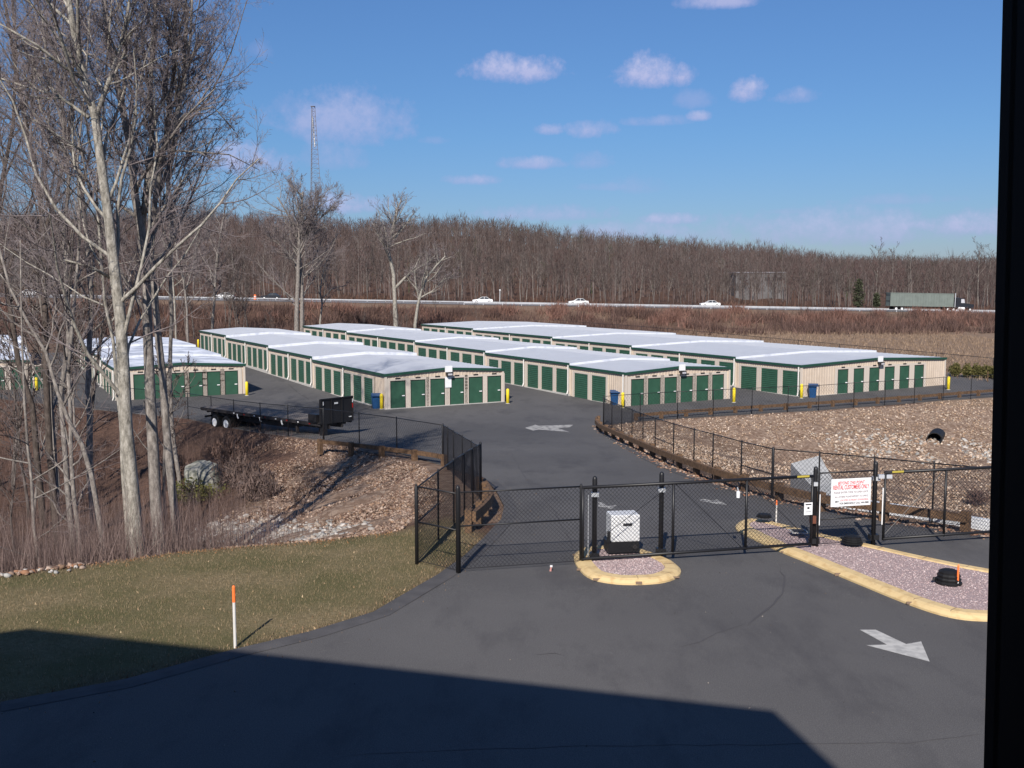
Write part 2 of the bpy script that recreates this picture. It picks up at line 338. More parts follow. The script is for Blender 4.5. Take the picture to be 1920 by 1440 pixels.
def copy_tree(o, parent=None):
    c = o.copy(); col.objects.link(c); c.parent = parent
    for ch in list(o.children): copy_tree(ch, c)
    return c
def np_mesh(name, V, Fq, m, tint=None, smooth=False):
    me = bpy.data.meshes.new(name); nf, k = Fq.shape
    me.vertices.add(len(V)); me.vertices.foreach_set('co', V.astype(np.float32).ravel())
    me.loops.add(nf*k); me.loops.foreach_set('vertex_index', Fq.astype(np.int32).ravel())
    me.polygons.add(nf); me.polygons.foreach_set('loop_start', np.arange(0, nf*k, k, dtype=np.int32))
    if smooth: me.polygons.foreach_set('use_smooth', np.ones(nf, bool))
    me.update(calc_edges=True); me.validate()
    if tint is not None:
        a = me.color_attributes.new('tint', 'FLOAT_COLOR', 'POINT'); c = np.ones((len(V), 4), np.float32); c[:, :3] = tint; a.data.foreach_set('color', c.ravel())
    me.materials.append(MATS[m]); o = bpy.data.objects.new(name, me); col.objects.link(o); return o

# ------------------------------------------------------------------ ground
ASPHALT_W = [GP(0,1320), GP(233,1277), GP(433,1222), GP(580,1187), GP(700,1150), GP(820,1080), GP(868,1046), GP(905,1012), GP(940,975), GP(945,950), GP(930,920), GP(912,903)]
ASPHALT_W = [(p.x, p.y) for p in ASPHALT_W] + [(-1.2,40.5),(-3.1,45.0),(-5.6,50.2),(-8.0,54.0),(-10.8,57.4),(-13.5,60.2),(-15.8,62.6),(-23.3,72.2),(-43,85),(-80,99),
   (-84,122),(-62,131),(-44,143),(-30,158),(-4,173),(31,141),(47.5,103.5),(80,101),(80,88.5)]
ASPHALT_W += [(p.x, p.y+.15) for p in reversed(NF[1:])]
edge_px = [(1112,800),(1125,813),(1160,834),(1210,864),(1270,890),(1340,914),(1440,941),(1560,966),(1700,991),(1860,1014),(2100,1050)]
RE = [GP(x, y) for x, y in edge_px]
ASPHALT_W += [(p.x, p.y) for p in RE] + [(24,17),(24,1.5),(-16,1.5),(-16,14.5)]
LAWN = [(p.x, p.y) for p in (GP(0,1320), GP(233,1277), GP(433,1222), GP(580,1187), GP(700,1150), GP(820,1080), GP(868,1046), GP(905,1012))] + [(-1.9,31),(-3.3,28.9),(-5.2,27.7),(-7.3,26.9),(-8.9,26.2),(-10.8,24.8),(-12.5,23.8),(-30,20.2),(-60,18),(-60,-5),(-16,-5),(-16,14.5)]
def axis(parts):
    out = [parts[0][0]]
    for a, b, st in parts:
        n = max(1, int(round((b-a)/st))); out += [a+(b-a)*(i+1)/n for i in range(n)]
    return np.array(out)
def soft_inside(X, Y, poly, w):
    ins, d, e = seg_info(X, Y, poly); s = np.where(ins, d, -d); return np.clip(s/w+.5, 0, 1)
def make_ground():
    xs = axis([(-2600,-700,180),(-700,-150,25),(-150,-50,5),(-50,-26,1),(-26,26,.5),(26,62,1),(62,160,5),(160,700,25),(700,2600,180)])
    ys = axis([(-60,8,6),(8,20,1),(20,92,.5),(92,160,1.5),(160,250,2),(250,680,10),(680,4000,150)])
    X, Y = np.meshgrid(xs, ys); x = X.ravel(); y = Y.ravel(); z = zt(x, y)
    rs = np.random.RandomState(3)
    # roughness of natural ground
    nz = (np.sin(x*.9+1.3*np.sin(y*.7))*np.cos(y*.8+.9*np.sin(x*.5)))*.10+(np.sin(x*2.3+y*1.7)*np.sin(y*2.9-x*1.1))*.05
    insR, dR, _ = seg_info(x, y, RAVINE); insB, dB, _ = seg_info(x, y, BASIN)
    rough = np.where(insR, np.clip(dR/4,0,1)*1.6, 0)+np.where(insB, np.clip(dB/5,0,1)*.8, 0)+np.where(y > 262, 6, 0)*np.clip((y-262)/60,0,1)
    z = z+nz*rough
    pav = soft_inside(x, y, ASPHALT_W, .8); z = z-pav*.06
    V = np.stack([x, y, z], 1); nx = len(xs); ny = len(ys)
    i, j = np.meshgrid(np.arange(nx-1), np.arange(ny-1)); a = (j*nx+i).ravel(); Fq = np.stack([a, a+1, a+1+nx, a+nx], 1)
    o = np_mesh('ground', V, Fq, 'ground', smooth=True)
    wob = .8*np.sin(x*.8+y*.5)+.6*np.sin(y*1.3)
    rip = np.where(insR, np.clip((x+13.5+(y-45)*-.10+wob)/3.5, 0, 1), 0)
    rip = np.maximum(rip, np.where(insB, np.clip((y-44+.1*(x-20)+wob*1.5)/8, 0, 1), 0))
    near_rail = np.where((~insB) & (x > 2) & (y > 27) & (y < 80), .55, 0); rip = np.maximum(rip, near_rail)
    rip = np.maximum(rip, np.where((~insR) & (x < 4) & (x > -14) & (y > 30) & (y < 62), .6, 0))
    field = np.where(insB, 1-np.clip((y-44+.1*(x-20)+wob*1.5)/8, 0, 1), 0)*.8
    hy = hwy(x)
    field = np.maximum(field, np.where((y > 82) & (y < hy-34), np.clip((x-15)/20, 0, 1), 0))
    field = np.maximum(field, np.where((y > hy-9) & (y < hy+3), .75, 0)); field = np.maximum(field, np.where((y > hy-26) & (y <= hy-9) & (x > 0), .45+.35*np.sin(x*.15+np.sin(y*.4)), 0)); field = np.maximum(field, np.where((x < -50) & (y > 125) & (y < 150), .35, 0))
    lawn = soft_inside(x, y, LAWN, .7)
    c = np.ones((len(x), 4), np.float32); c[:,0] = rip; c[:,1] = field; c[:,2] = lawn
    at = o.data.color_attributes.new('cover', 'FLOAT_COLOR', 'POINT'); at.data.foreach_set('color', c.ravel())
    tag(o, kind='structure', label='sloping ground with lawn, leaf litter, rip-rap and tan field')
make_ground()

def sheet(name, poly, off, m, step=3.0, skirt=.15, zf=None, kind='structure', label=None):
    zf = zf or (lambda x, y: float(base_z(x, y)))
    pts = []; n = len(poly)
    for i in range(n):
        a = poly[i]; b = poly[(i+1) % n]; L = math.hypot(b[0]-a[0], b[1]-a[1]); k = max(1, int(L/step))
        pts += [(a[0]+(b[0]-a[0])*t/k, a[1]+(b[1]-a[1])*t/k) for t in range(k)]
    nb = len(pts); P = [Vector(p) for p in pts]
    xs = [p[0] for p in pts]; ys = [p[1] for p in pts]
    gx = np.arange(min(xs)+step/2, max(xs), step); gy = np.arange(min(ys)+step/2, max(ys), step)
    if len(gx) and len(gy):
        X, Y = np.meshgrid(gx, gy); X = X.ravel(); Y = Y.ravel(); ins, d, _ = seg_info(X, Y, pts); k = ins & (d > step*.3)
        P += [Vector((a, b)) for a, b in zip(X[k], Y[k])]
    r = delaunay_2d_cdt(P, [(i, (i+1) % nb) for i in range(nb)], [list(range(nb))], 1, 1e-5)
    V = [(p.x, p.y, zf(p.x, p.y)+off) for p in r[0]]; Fs = [tuple(f) for f in r[2]]
    a = sum(V[f[0]][0]*(V[f[1]][1]-V[f[2]][1])+V[f[1]][0]*(V[f[2]][1]-V[f[0]][1])+V[f[2]][0]*(V[f[0]][1]-V[f[1]][1]) for f in Fs)
    if a < 0: Fs = [f[::-1] for f in Fs]
    mb = MB(); mb.v = V; mb.f = Fs; mb.mi = [0]*len(Fs)
    if skirt:
        o = len(V); bz = [(x, y, zf(x, y)+off) for x, y in pts]; mb.v += bz+[(x, y, z-skirt) for x, y, z in bz]
        mb.f += [(o+i, o+(i+1) % nb, o+nb+(i+1) % nb, o+nb+i) for i in range(nb)]; mb.mi += [0]*nb
    ob = mb.build(name, m); return tag(ob, label=label, kind=kind)
sheet('driveway_asphalt', ASPHALT_W, 0.02, 'asphalt', 2.5, .25, label='dark grey asphalt driveway and storage yard')

mat('asphalt_dark', (.062,.060,.063), .9, color2=(.085,.082,.085), vscale=2.5, bump=.4)
def edge_strip(name, pts, w, off, m, label):
    P = [Vector(p) for p in pts]; n = len(P); vs = []
    for i, p in enumerate(P):
        t = (P[min(i+1,n-1)]-P[max(i-1,0)]).normalized(); nn = Vector((t.y,-t.x))
        for d, h in ((0,-.05),(0,.012),(w*.5,.016),(w,.003)):
            q = p+nn*d; vs.append((q.x, q.y, float(base_z(q.x,q.y))+off+h))
    mb = MB(); mb.add(vs, [(4*i+k, 4*i+k+1, 4*i+5+k, 4*i+4+k) for i in range(n-1) for k in range(3)]); return tag(mb.build(name, m), label=label, kind='structure')
def dense(poly, k=4):
    out = []
    for i in range(len(poly)-1):
        for t in range(k): out.append((poly[i][0]+(poly[i+1][0]-poly[i][0])*t/k, poly[i][1]+(poly[i+1][1]-poly[i][1])*t/k))
    return out+[poly[-1]]
edge_strip('asphalt_kerb', dense(ASPHALT_W[:12]), .42, .025, 'asphalt_dark', 'dark asphalt kerb between lawn and driveway')
edge_strip('asphalt_kerb', dense([(p.x,p.y) for p in reversed(RE[:-1])]), -.0001-.45 if False else .45, .025, 'asphalt_dark', 'dark asphalt kerb down the right side of the driveway')
# painted arrows on the driveway (flat marks)
def mark(name, pxs, m, h=0.0, label=None):
    P = [GP(x, y) for x, y in pxs]; mb = MB(); n = len(P)
    mb.add([(p.x, p.y, float(base_z(p.x, p.y))+.026) for p in P], [tuple(range(n))] )
    a = sum(P[i].x*P[(i+1)%n].y-P[(i+1)%n].x*P[i].y for i in range(n))
    if a < 0: mb.f = [mb.f[0][::-1]]
    o = mb.build(name, m); bm = o.data; return tag(o, label=label, kind='structure')
mark('road_marking', [(1612,1183),(1642,1183),(1699,1210),(1727,1205),(1743,1243),(1624,1212),(1663,1211)], 'arrow_paint', label='white arrow painted on the near asphalt pointing right')
mark('road_marking', [(1310,938),(1322,937),(1334,940),(1345,938),(1363,948),(1340,946),(1330,943),(1312,941)], 'worn_paint', label='worn white arrow painted beyond the sliding gate')
mark('road_marking', [(1122,943),(1128,943),(1138,950),(1158,948),(1147,956),(1122,951)], 'worn_paint', label='worn white arrow painted left of the first gate post')
mark('road_marking', [(984,803),(1004,797),(1010,799),(1075,797),(1068,802),(1045,803),(1068,811),(1010,806),(1000,808)], 'worn_paint', label='large worn white arrow on the yard entrance')

mat('crack', (.035,.034,.036), .9)
def crack(pxs, w, label, m='crack'):
    P = [GP(x, y) for x, y in pxs]; q = interp2([(p.x, p.y) for p in P], .35); rr = random.Random(len(pxs)*7+int(w*999)); vs = []; n = len(q)
    for i, (x, y) in enumerate(q):
        a = q[max(i-1,0)]; b = q[min(i+1,n-1)]; t = Vector((b[0]-a[0], b[1]-a[1])).normalized(); j = rr.uniform(-.03,.03); ww = w*rr.uniform(.4,1.2)*(1 if 0 < i < n-1 else .1)
        for s_ in (-1, 1): xx = x-t.y*(j+s_*ww/2); yy = y+t.x*(j+s_*ww/2); vs.append((xx, yy, float(base_z(xx,yy))+.0245))
    mb = MB(); mb.add(vs, [(2*i, 2*i+1, 2*i+3, 2*i+2) for i in range(n-1)]); tag(mb.build('road_crack', m), label=label, kind='structure')
def interp2(P, st):
    out = []
    for i in range(len(P)-1):
        L = math.hypot(P[i+1][0]-P[i][0], P[i+1][1]-P[i][1]); k = max(1, int(L/st)); out += [(P[i][0]+(P[i+1][0]-P[i][0])*t/k, P[i][1]+(P[i+1][1]-P[i][1])*t/k) for t in range(k)]
    return out+[P[-1]]
mat('skid', (.068,.065,.069), .85)
crack([(1462,1066),(1472,1090),(1466,1115),(1440,1145),(1400,1175)], .05, 'faint curved tyre mark on the asphalt', 'skid')
crack([(1270,1215),(1310,1205),(1345,1190),(1400,1172)], .03, 'thin scuff on the asphalt', 'skid')
crack([(585,1188),(610,1180),(640,1172),(700,1160),(760,1128)], .03, 'thin crack along the driveway edge')
crack([(1000,1230),(1040,1226),(1060,1231)], .025, 'short crack in the asphalt'); crack([(640,1420),(900,1408),(1100,1402),(1700,1395),(1840,1380)], .025, 'pale long seam across the shaded asphalt', 'asphalt_dark')
crack([(958,850),(990,905),(1040,960),(1075,1030)], .04, 'faint wheel track through the driveway bend', 'skid')
crack([(480,757),(560,745),(640,752),(700,770),(800,790)], .05, 'dark sealed joint in the yard asphalt'); crack([(655,790),(600,760),(560,738),(540,720)], .05, 'dark sealed joint in the yard asphalt')
# ------------------------------------------------------------------ storage buildings
def corner_ray(px, P, e):
    """distance along e from P at which the picture column px is reached"""
    k = (px-960)/F
    # X = k*(Y*CP - (Z-CAMZ)*SP)
    den = e.x-k*e.y*CP
    return (k*(P.y*CP-(P.z-CAMZ)*SP)-P.x)/den
def storage(label, near_left, near_right_x, v, z0, sections, enddoors, side_start, stepz, wallh=2.6, roofm='roof', W=None, door_w=2.1, side_right=False, dh=2.13):
    th = math.atan((960-v)/F)
    l = Vector((-math.sin(th), math.cos(th), 0)); e = Vector((math.cos(th), math.sin(th), 0))
    u, y, z = ray(*near_left); t = (z0-CAMZ)/z; P = Vector((u*t, y*t, z0))
    if W is None: W = corner_ray(near_right_x, P, e)
    root = empty('storage_building', P, 0, label, 'storage building', 'low self-storage buildings in the yard')
    def Q(a, b, c): return e*a+l*b+Vector((0,0,c))      # local: a across, b back, c up
    s = 0.0; up = Vector((0,0,1)); zb = 0.0; rise = .30
    for k, (L, nd) in enumerate(sections):
        zb = k*stepz; top = zb+wallh
        w = MB(); bot = -.35
        # end/side walls with shallow ribs on the near faces
        def ribbed(A, D, Ln, zlo, zhi_fn, nrm, skip):
            pr = 0.30; n = max(1, int(Ln/pr)); pts = []
            for i in range(n):
                a0 = Ln*i/n
                for q, dd in ((0,0),(.60,0),(.70,.025),(.90,.025)): pts.append((a0+q*Ln/n, dd))
            pts.append((Ln, 0)); vs = []; fs = []
            for a, dd in pts:
                p = A+D*a+nrm*(dd); vs += [p+up*zlo, p+up*zhi_fn(a)]
            for i in range(len(pts)-1): fs.append((2*i, 2*i+2, 2*i+3, 2*i+1))
            w.add(vs, fs)
        gable = lambda a: top+rise*(1-abs(a-W/2)/(W/2))
        if k == 0: ribbed(Q(0,s,0), e, W, bot, gable, -l, None)
        else:
            w.add([Q(0,s,bot), Q(W,s,bot), Q(W,s,top), Q(W/2,s,top+rise), Q(0,s,top)], [(0,1,2,3,4)])
        ribbed(Q(0,s+L,0), -l, L, bot, lambda a: top, -e, None)
        w.add([Q(W,s,bot), Q(W,s+L,bot), Q(W,s+L,top), Q(W,s,top)], [(0,1,2,3)])
        w.add([Q(0,s+L,bot), Q(W,s+L,bot), Q(W,s+L,top), Q(W/2,s+L,top+rise), Q(0,s+L,top)], [(4,3,2,1,0)])
        w.build('wall', 'tan', root)
        ov = .12; th_ = .10; rf = MB(); ns = 1
        A = [Q(-ov,s-(.12 if k == 0 else 0),top+.02), Q(W/2,s-(.12 if k == 0 else 0),top+rise+.02), Q(W+ov,s-(.12 if k == 0 else 0),top+.02)]
        B = [Q(-ov,s+L,top+.02), Q(W/2,s+L,top+rise+.02), Q(W+ov,s+L,top+.02)]
        tk = up*th_; vs = A+B+[p+tk for p in A+B]
        rf.add(vs, [(6,7,10,9),(7,8,11,10),(0,3,4,1),(1,4,5,2),(0,1,7,6),(1,2,8,7),(3,9,10,4),(4,10,11,5),(0,6,9,3),(2,5,11,8)])
        for q in np.arange(.6, L, .61):                         # standing seams
            for (c0, z0_, c1, z1_) in ((-ov, 0, W/2, rise), (W/2, rise, W+ov, 0)):
                rf.bar(Q(c0,s+q,top+.02+th_+z0_+.008), Q(c1,s+q,top+.02+th_+z1_+.008), .035, .03)
        ro = rf.build('roof', roofm, root)
        if k > 0:
            rs_m = MB(); y_ = s-.02; rs_m.add([Q(-ov,y_,top-stepz+.05), Q(W/2,y_,top-stepz+rise+.05), Q(W+ov,y_,top-stepz+.05), Q(W+ov,y_,top+.125), Q(W/2,y_,top+rise+.125), Q(-ov,y_,top+.125)], [(0,1,4,5),(1,2,3,4)]); rs_m.build('roof_step', 'roof_step', ro)
        fa = MB(); zf0 = top-.02
        fa.bar(Q(-ov-.02,s-(.12 if k == 0 else 0),top+.04), Q(-ov-.02,s+L+.0,top+.04), .06, .20)
        if k == 0:
            fa.bar(Q(-ov-.05,s-.15,top+.04), Q(W/2,s-.15,top+rise+.04), .06, .20); fa.bar(Q(W/2,s-.15,top+rise+.04), Q(W+ov+.05,s-.15,top+.04), .06, .20)
        fa.build('fascia', 'green_trim', ro)
        # slab edge
        sb = MB(); 
        sb.bar(Q(-.10,s,zb-.12), Q(-.10,s+L,zb-.12), .16, .34)
        if k == 0: sb.bar(Q(-.18,s-.09,zb-.10), Q(W+.1,s-.09,zb-.10), .16, .26)
        sb.build('base_slab', 'slab', root)
        # side doors
        t0 = (side_start if k == 0 else .32); pitch = (L-t0-.08)/max(nd, 1); door_k = min(door_w, pitch*.76)
        for i in range(nd):
            b0 = s+t0+i*pitch
            if b0+door_k > s+L+.02: break
            fr = MB()
            for bb in (b0-.30, b0+door_k+.02): fr.box((0,0,0), (.06,.26,dh+.16), Matrix.Translation(Q(-.055,bb+.14,zb+dh/2+.08)) @ Matrix.Rotation(th,4,'Z'))
            fr.box((0,0,0), (.05,door_k+.02,.14), Matrix.Translation(Q(-.055,b0+door_k/2,zb+dh+.09)) @ Matrix.Rotation(th,4,'Z'))
            d = MB(); nrib = 12; vs = []; fs = []
            for r_ in range(nrib*2+1):
                zz = zb+.03+(dh-.03)*r_/(nrib*2); dd = -.045-(.022 if r_ % 2 else 0)
                vs += [Q(dd,b0,zz), Q(dd,b0+door_k,zz)]
            for r_ in range(nrib*2): fs.append((2*r_+1, 2*r_, 2*r_+2, 2*r_+3))
            d.add(vs, fs); do = d.build('door', 'green_door', root)
            fr.build('door_frame', 'jamb_trim', do)
        if k > 0 or len(sections) > 1:
            for q in ([.12, L*.5] if k else [L*.52 if L > 12 else .12]):
                dn = MB(); dn.tube([Q(-.20,s+q,top-.05), Q(-.20,s+q,zb+.35), Q(-.32,s+q-.04,zb+.05)], .06, 6); dn.build('downspout', 'white_trim', root)
        s += L
    # corner trims of the near end
    for a in (0, W):
        cn = MB(); cn.box((0,0,0), (.16,.16,wallh-.05), Matrix.Translation(Q(a+(-.03 if a == 0 else .03),-.04,wallh/2)) @ Matrix.Rotation(th,4,'Z')); cn.build('corner_trim', 'jamb_trim', root)
    for (a0, w_, n, gap) in [enddoors]:
        for i in range(n):
            a = W*a0+i*gap
            d = MB(); vs = []; fs = []; nrib = 2
            for r_ in range(nrib*2+1):
                zz = .04+(dh-.04)*r_/(nrib*2); dd = -.050; vs += [Q(a,dd,zz), Q(a+w_,dd,zz)]
            for r_ in range(nrib*2): fs.append((2*r_, 2*r_+1, 2*r_+3, 2*r_+2))
            d.add(vs, fs); do = d.build('door', 'green_door', root)
            fr = MB(); 
            for aa in (a-.19, a+w_+.19): fr.box((0,0,0), (.36,.05,dh+.25), Matrix.Translation(Q(aa,-.055,dh/2+.10)) @ Matrix.Rotation(th,4,'Z'))
            fr.box((0,0,0), (w_+.03,.05,.22), Matrix.Translation(Q(a+w_/2,-.055,dh+.12)) @ Matrix.Rotation(th,4,'Z')); fr.build('door_frame', 'jamb_trim', do)
            ln = MB()
            for aa in (a-.006, a+w_+.006): ln.box((0,0,0), (.035,.03,dh), Matrix.Translation(Q(aa,-.086,dh/2+.03)) @ Matrix.Rotation(th,4,'Z'))
            ln.box((0,0,0), (w_+.08,.03,.035), Matrix.Translation(Q(a+w_/2,-.086,dh+.03)) @ Matrix.Rotation(th,4,'Z')); ln.build('door_seal', 'dark_steel', do)
            ha = MB(); ha.box((0,0,0), (.22,.05,.07), Matrix.Translation(Q(a+w_-.16,-.09,.98)) @ Matrix.Rotation(th,4,'Z')); ha.build('handle', 'rim', do)
            pl = MB(); pl.box((0,0,0), (.42,.03,.10), Matrix.Translation(Q(a+w_/2,-.10,dh+.22)) @ Matrix.Rotation(th,4,'Z')); pl.build('number_plate', 'dark_steel', root)
    return root, P, e, l, W, th
Zy = -2.7
B_C = storage('tan storage building with green doors, white bin corner nearest the flatbed trailer', (724,767), 941.5, -110, Zy+.04, [(17.4,6),(14.3,6),(17.9,8),(14.4,6)], (.035,1.22,6,1.70), 2.6, .27, door_w=1.85)
B_C[0]['label'] = 'tan storage building with six green end doors, centre-left just behind the flatbed trailer'
B_D = storage('tan storage building whose six-door end faces the driveway bend and black fence corner', (1173,762.5), 1365, -110, Zy-.02, [(8.1,2),(15.5,6),(17.1,6),(22.3,8),(18.7,6)], (.045,1.22,6,1.66), 2.7, .19)
B_E = storage('longest tan storage building on the right, end wall ribbed either side of six green doors', (1501,744), 1768.5, -110, Zy+.06, [(8.1,3),(16.2,6),(16.0,6),(20.8,8),(17.3,6)], (.235,1.22,6,1.98), .10, .2)
B_B = storage('shorter storage building behind the bare trees with patchy white roof', (219,752), 458, -30, Zy-.02, [(10,4),(13,5),(17,6)], (.13,1.10,6,1.50), .4, .22, roofm='roof_patchy')
B_A = storage('storage building at the left picture edge with only two green doors in view', (-190,742), 62.5, -20, Zy, [(14,4),(14,4),(14,4)], (.075,1.10,7,1.60), .4, .2, roofm='roof_patchy')

def flood(root, P, e, l, W, th):
    pass
for B, lab in ((B_C, 'C'), (B_D, 'D'), (B_E, 'E')):
    root, P, e, l, W, th = B
    Mx = Matrix.Rotation(th,4,'Z')
    pb = MB(); c = e*(W*.515)-l*.22+Vector((0,0,2.92)); pb.box((0,0,0), (.62,.06,.5), Matrix.Translation(c) @ Mx); pb.build('unit_sign', 'white_paint', root)
    lb = MB(); c2 = e*(W*.515)-l*.36+Vector((0,0,2.52)); lb.box((0,0,0), (.5,.26,.26), Matrix.Translation(c2) @ Mx); lo = lb.build('wall_lamp', 'dark_steel', root)
    lg = MB(); c3 = e*(W*.515)-l*.505+Vector((0,0,2.50)); lg.box((0,0,0), (.36,.03,.14), Matrix.Translation(c3) @ Mx); lg.build('lens', 'lamp_glass', lo)
root, P, e, l, W, th = B_C
pb = MB(); pb.box((0,0,0), (.55,.04,.85), Matrix.Translation(e*(W*.515)-l*.13+Vector((0,0,1.85))) @ Matrix.Rotation(th,4,'Z')); pb.build('notice_board', 'white_paint', root)

# ------------------------------------------------------------------ bollards and bins
def bollard_proto():
    root = empty('bollard', (0,0,0), 0, 'x', 'bollard', 'yellow bollards at the building corners')
    b = MB(); b.tube([(0,0,-.1),(0,0,1.12),(0,0,1.2),(0,0,1.24)], [.13,.13,.10,.03], 12); b.build('post', 'yellow', root, True)
    c = MB(); c.tube([(0,0,-.02),(0,0,.05)], [.19,.17], 12); c.build('footing', 'slab', root)
    return root
bp = None
for (x, y, lab) in [(952,757,'yellow bollard at the right end of the centre building with six green doors'),(715.5,767.5,'yellow bollard beside the blue bin near the flatbed trailer'),(463,742,'yellow bollard right of the patchy-roofed building'),
        (69,733,'yellow bollard beside the storage building at the left edge'),(1376,755,'yellow bollard between the two right-hand storage buildings'),(1502.5,747,'yellow bollard beside the blue bin of the rightmost building'),
        (1778,731,'yellow bollard at the far right corner of the long building'),(1167.5,765,'yellow bollard behind the black fence corner beside a blue bin'),(144,664,'distant yellow bollard at the back of the patchy-roofed building'),(372,653,'distant yellow bollard at the back corner of the centre building')]:
    o = bollard_proto() if bp is None else copy_tree(bp); bp = bp or o
    o.location = GP(x, y); o['label'] = lab
def bin_proto():
    root = empty('trash_bin', (0,0,0), 0, 'x', 'trash bin', 'blue bins beside the storage buildings')
    b = MB(); n = 16; vs = []; prof = [(.24,0),(.27,.3),(.31,.8),(.34,.84),(.34,.90),(.30,.90),(.27,.35)]
    pts = [(0,0,z) for r, z in prof]
    for r, z in prof:
        for k in range(n):
            a = 2*math.pi*k/n; sq = 1/max(abs(math.cos(a)), abs(math.sin(a)))**.55; vs.append((r*math.cos(a)*sq, r*math.sin(a)*sq*.95, z))
    fs = [(i*n+k, i*n+(k+1)%n, (i+1)*n+(k+1)%n, (i+1)*n+k) for i in range(len(prof)-1) for k in range(n)]+[tuple(range(n-1,-1,-1)), tuple(range(6*n,7*n))]
    b.add(vs, fs); b.build('bin_body', 'blue_plastic', root)
    lid = MB(); lid.box((.05,.1,.95), (.7,.62,.05), Matrix.Rotation(R(12),4,'X')); lid.build('lid', 'blue_plastic', root)
    w = MB()
    for s in (-1, 1): w.tube([(s*.26,.30,.10),(s*.20,.30,.10)], .10, 10)
    w.build('wheel', 'rubber', root)
    return root
bp = None
for (x, y, lab, rz) in [(705,766,'blue bin by the corner of the centre storage building',.3),(1152,759,'blue bin standing behind the black fence corner',0),(1523,745.5,'blue bin against the ribbed wall of the rightmost building',-.2)]:
    o = bin_proto() if bp is None else copy_tree(bp); bp = bp or o
    p = GP(x, y); o.location = p; o.rotation_euler.z = rz; o['label'] = lab; o.scale = (1.15,1.15,1.15)

# ------------------------------------------------------------------ chain-link fencing
def chain_panel(mb, a, b, za0, za1, zb0, zb1, pitch=.075, w=.0045):
    """crossing wires between two uprights"""
    a = Vector(a); b = Vector(b); L = (b-a).length; H = za1-za0
    if L < .05: return
    def P(s, t):
        f = s/L; zl = za0+(zb0-za0)*f; zh = za1+(zb1-za1)*f; p = a+(b-a)*f; return (p.x, p.y, zl+(zh-zl)*t/H)
    k = -H
    st = pitch*1.414
    n = int((L+H)/st)+1
    for i in range(n):
        s0 = -H+i*st+.01
        lo = max(0, -s0); hi = min(H, L-s0)
        if hi-lo > .02:
            mb.tube([P(s0+lo, lo), P(s0+hi, hi)], w, 3, cap=False); mb.tube([P(s0+lo, H-lo), P(s0+hi, H-hi)], w, 3, cap=False)
def fence(label, pts, h, group=None, zf=None, mid=(), pitch=.075, w=.0045, post_r=.028, big=(), rail_r=.021, cat='fence', bottom=True, name='chain_link_fence'):
    zf = zf or (lambda x, y: float(base_z(x, y)))
    p0 = pts[0]; root = empty(name, (p0[0], p0[1], zf(p0[0], p0[1])), 0, label, cat, group); o = Vector(root.location)
    Z = [zf(p[0], p[1]) for p in pts]
    for i, p in enumerate(pts):
        r = post_r*1.7 if i in big else post_r; b = MB(); x, y = p[0]-o.x, p[1]-o.y; z = Z[i]-o.z
        b.tube([(x,y,z-.3),(x,y,z+h+.03),(x,y,z+h+.07)], [r,r,r*.5], 8); b.build('post', 'black_metal', root, True)
    rl = MB()
    for i in range(len(pts)-1):
        a = pts[i]; c = pts[i+1]; za = Z[i]-o.z; zc = Z[i+1]-o.z
        rl.tube([(a[0]-o.x,a[1]-o.y,za+h),(c[0]-o.x,c[1]-o.y,zc+h)], rail_r, 6)
        for (i0, hh) in mid:
            if i0 == i: m2 = MB(); m2.tube([(a[0]-o.x,a[1]-o.y,za+hh),(c[0]-o.x,c[1]-o.y,zc+hh)], rail_r, 6); m2.build('middle_rail', 'black_metal', root, True)
    rl.build('rail', 'black_metal', root, True)
    ms = MB()
    for i in range(len(pts)-1):
        a = pts[i]; c = pts[i+1]; za = Z[i]-o.z; zc = Z[i+1]-o.z
        chain_panel(ms, (a[0]-o.x,a[1]-o.y,0), (c[0]-o.x,c[1]-o.y,0), za+.06, za+h, zc+.06, zc+h, pitch, w)
    if bottom:
        for i in range(len(pts)-1): ms.tube([(pts[i][0]-o.x,pts[i][1]-o.y,Z[i]-o.z+.06),(pts[i+1][0]-o.x,pts[i+1][1]-o.y,Z[i+1]-o.z+.06)], .008, 4)
    ms.build('wire_mesh', 'wire', root)
    return root
GRP = 'black chain-link fences'
fa = (-1.31, 24.1); fb = (9.78, 26.81)          # the gate line
def gl(x): return (x, 24.1+.2443*(x+1.31))
A0 = (-2.4, 25.0); A1 = (-1.1, 34.9); A2 = (-3.1, 45.0)
def lerp(a, b, t): return (a[0]+(b[0]-a[0])*t, a[1]+(b[1]-a[1])*t)
fence('black chain-link fence running back from the left gate post to the driveway curve', [A0]+[lerp(A0,A1,t) for t in (.27,.5,.68,.84)]+[A1], 1.95, GRP, mid=[(0,1.05)], big=(0,5), pitch=.085, w=.004)
fence('black chain-link fence slanting from the driveway curve to the yard corner', [A1]+[lerp(A1,A2,t) for t in (.2,.42,.66,.84)]+[A2], 1.83, GRP, pitch=.085, w=.0048, big=(5,))
LN = [A2,(-5.7,49.6),(-8.1,53.2),(-10.7,57.0),(-13.4,60.1),(-15.7,62.7),(-18.2,65.8),(-20.6,68.9),(-23.2,72.0),(-29,76.3),(-36,80.6),(-43,84.8),(-52,88.6),(-62,92),(-72,95.6)]
fence('long black chain-link fence along the yard edge in front of the flatbed trailer', LN, 1.83, GRP, mid=[(7,.9)], pitch=.16, w=.004, big=(3,))
fence('black chain-link fence curving down the right side of the driveway', [(p.x, p.y) for p in RF], 1.83, GRP, mid=[(5,.85),(9,.95)], pitch=.11, w=.004, big=(0,10))
fence('black chain-link fence between the rocky basin and the right-hand buildings', [(p.x, p.y) for p in NF], 1.95, GRP, pitch=.2, w=.0045, mid=[(2,.5)])
FF = []
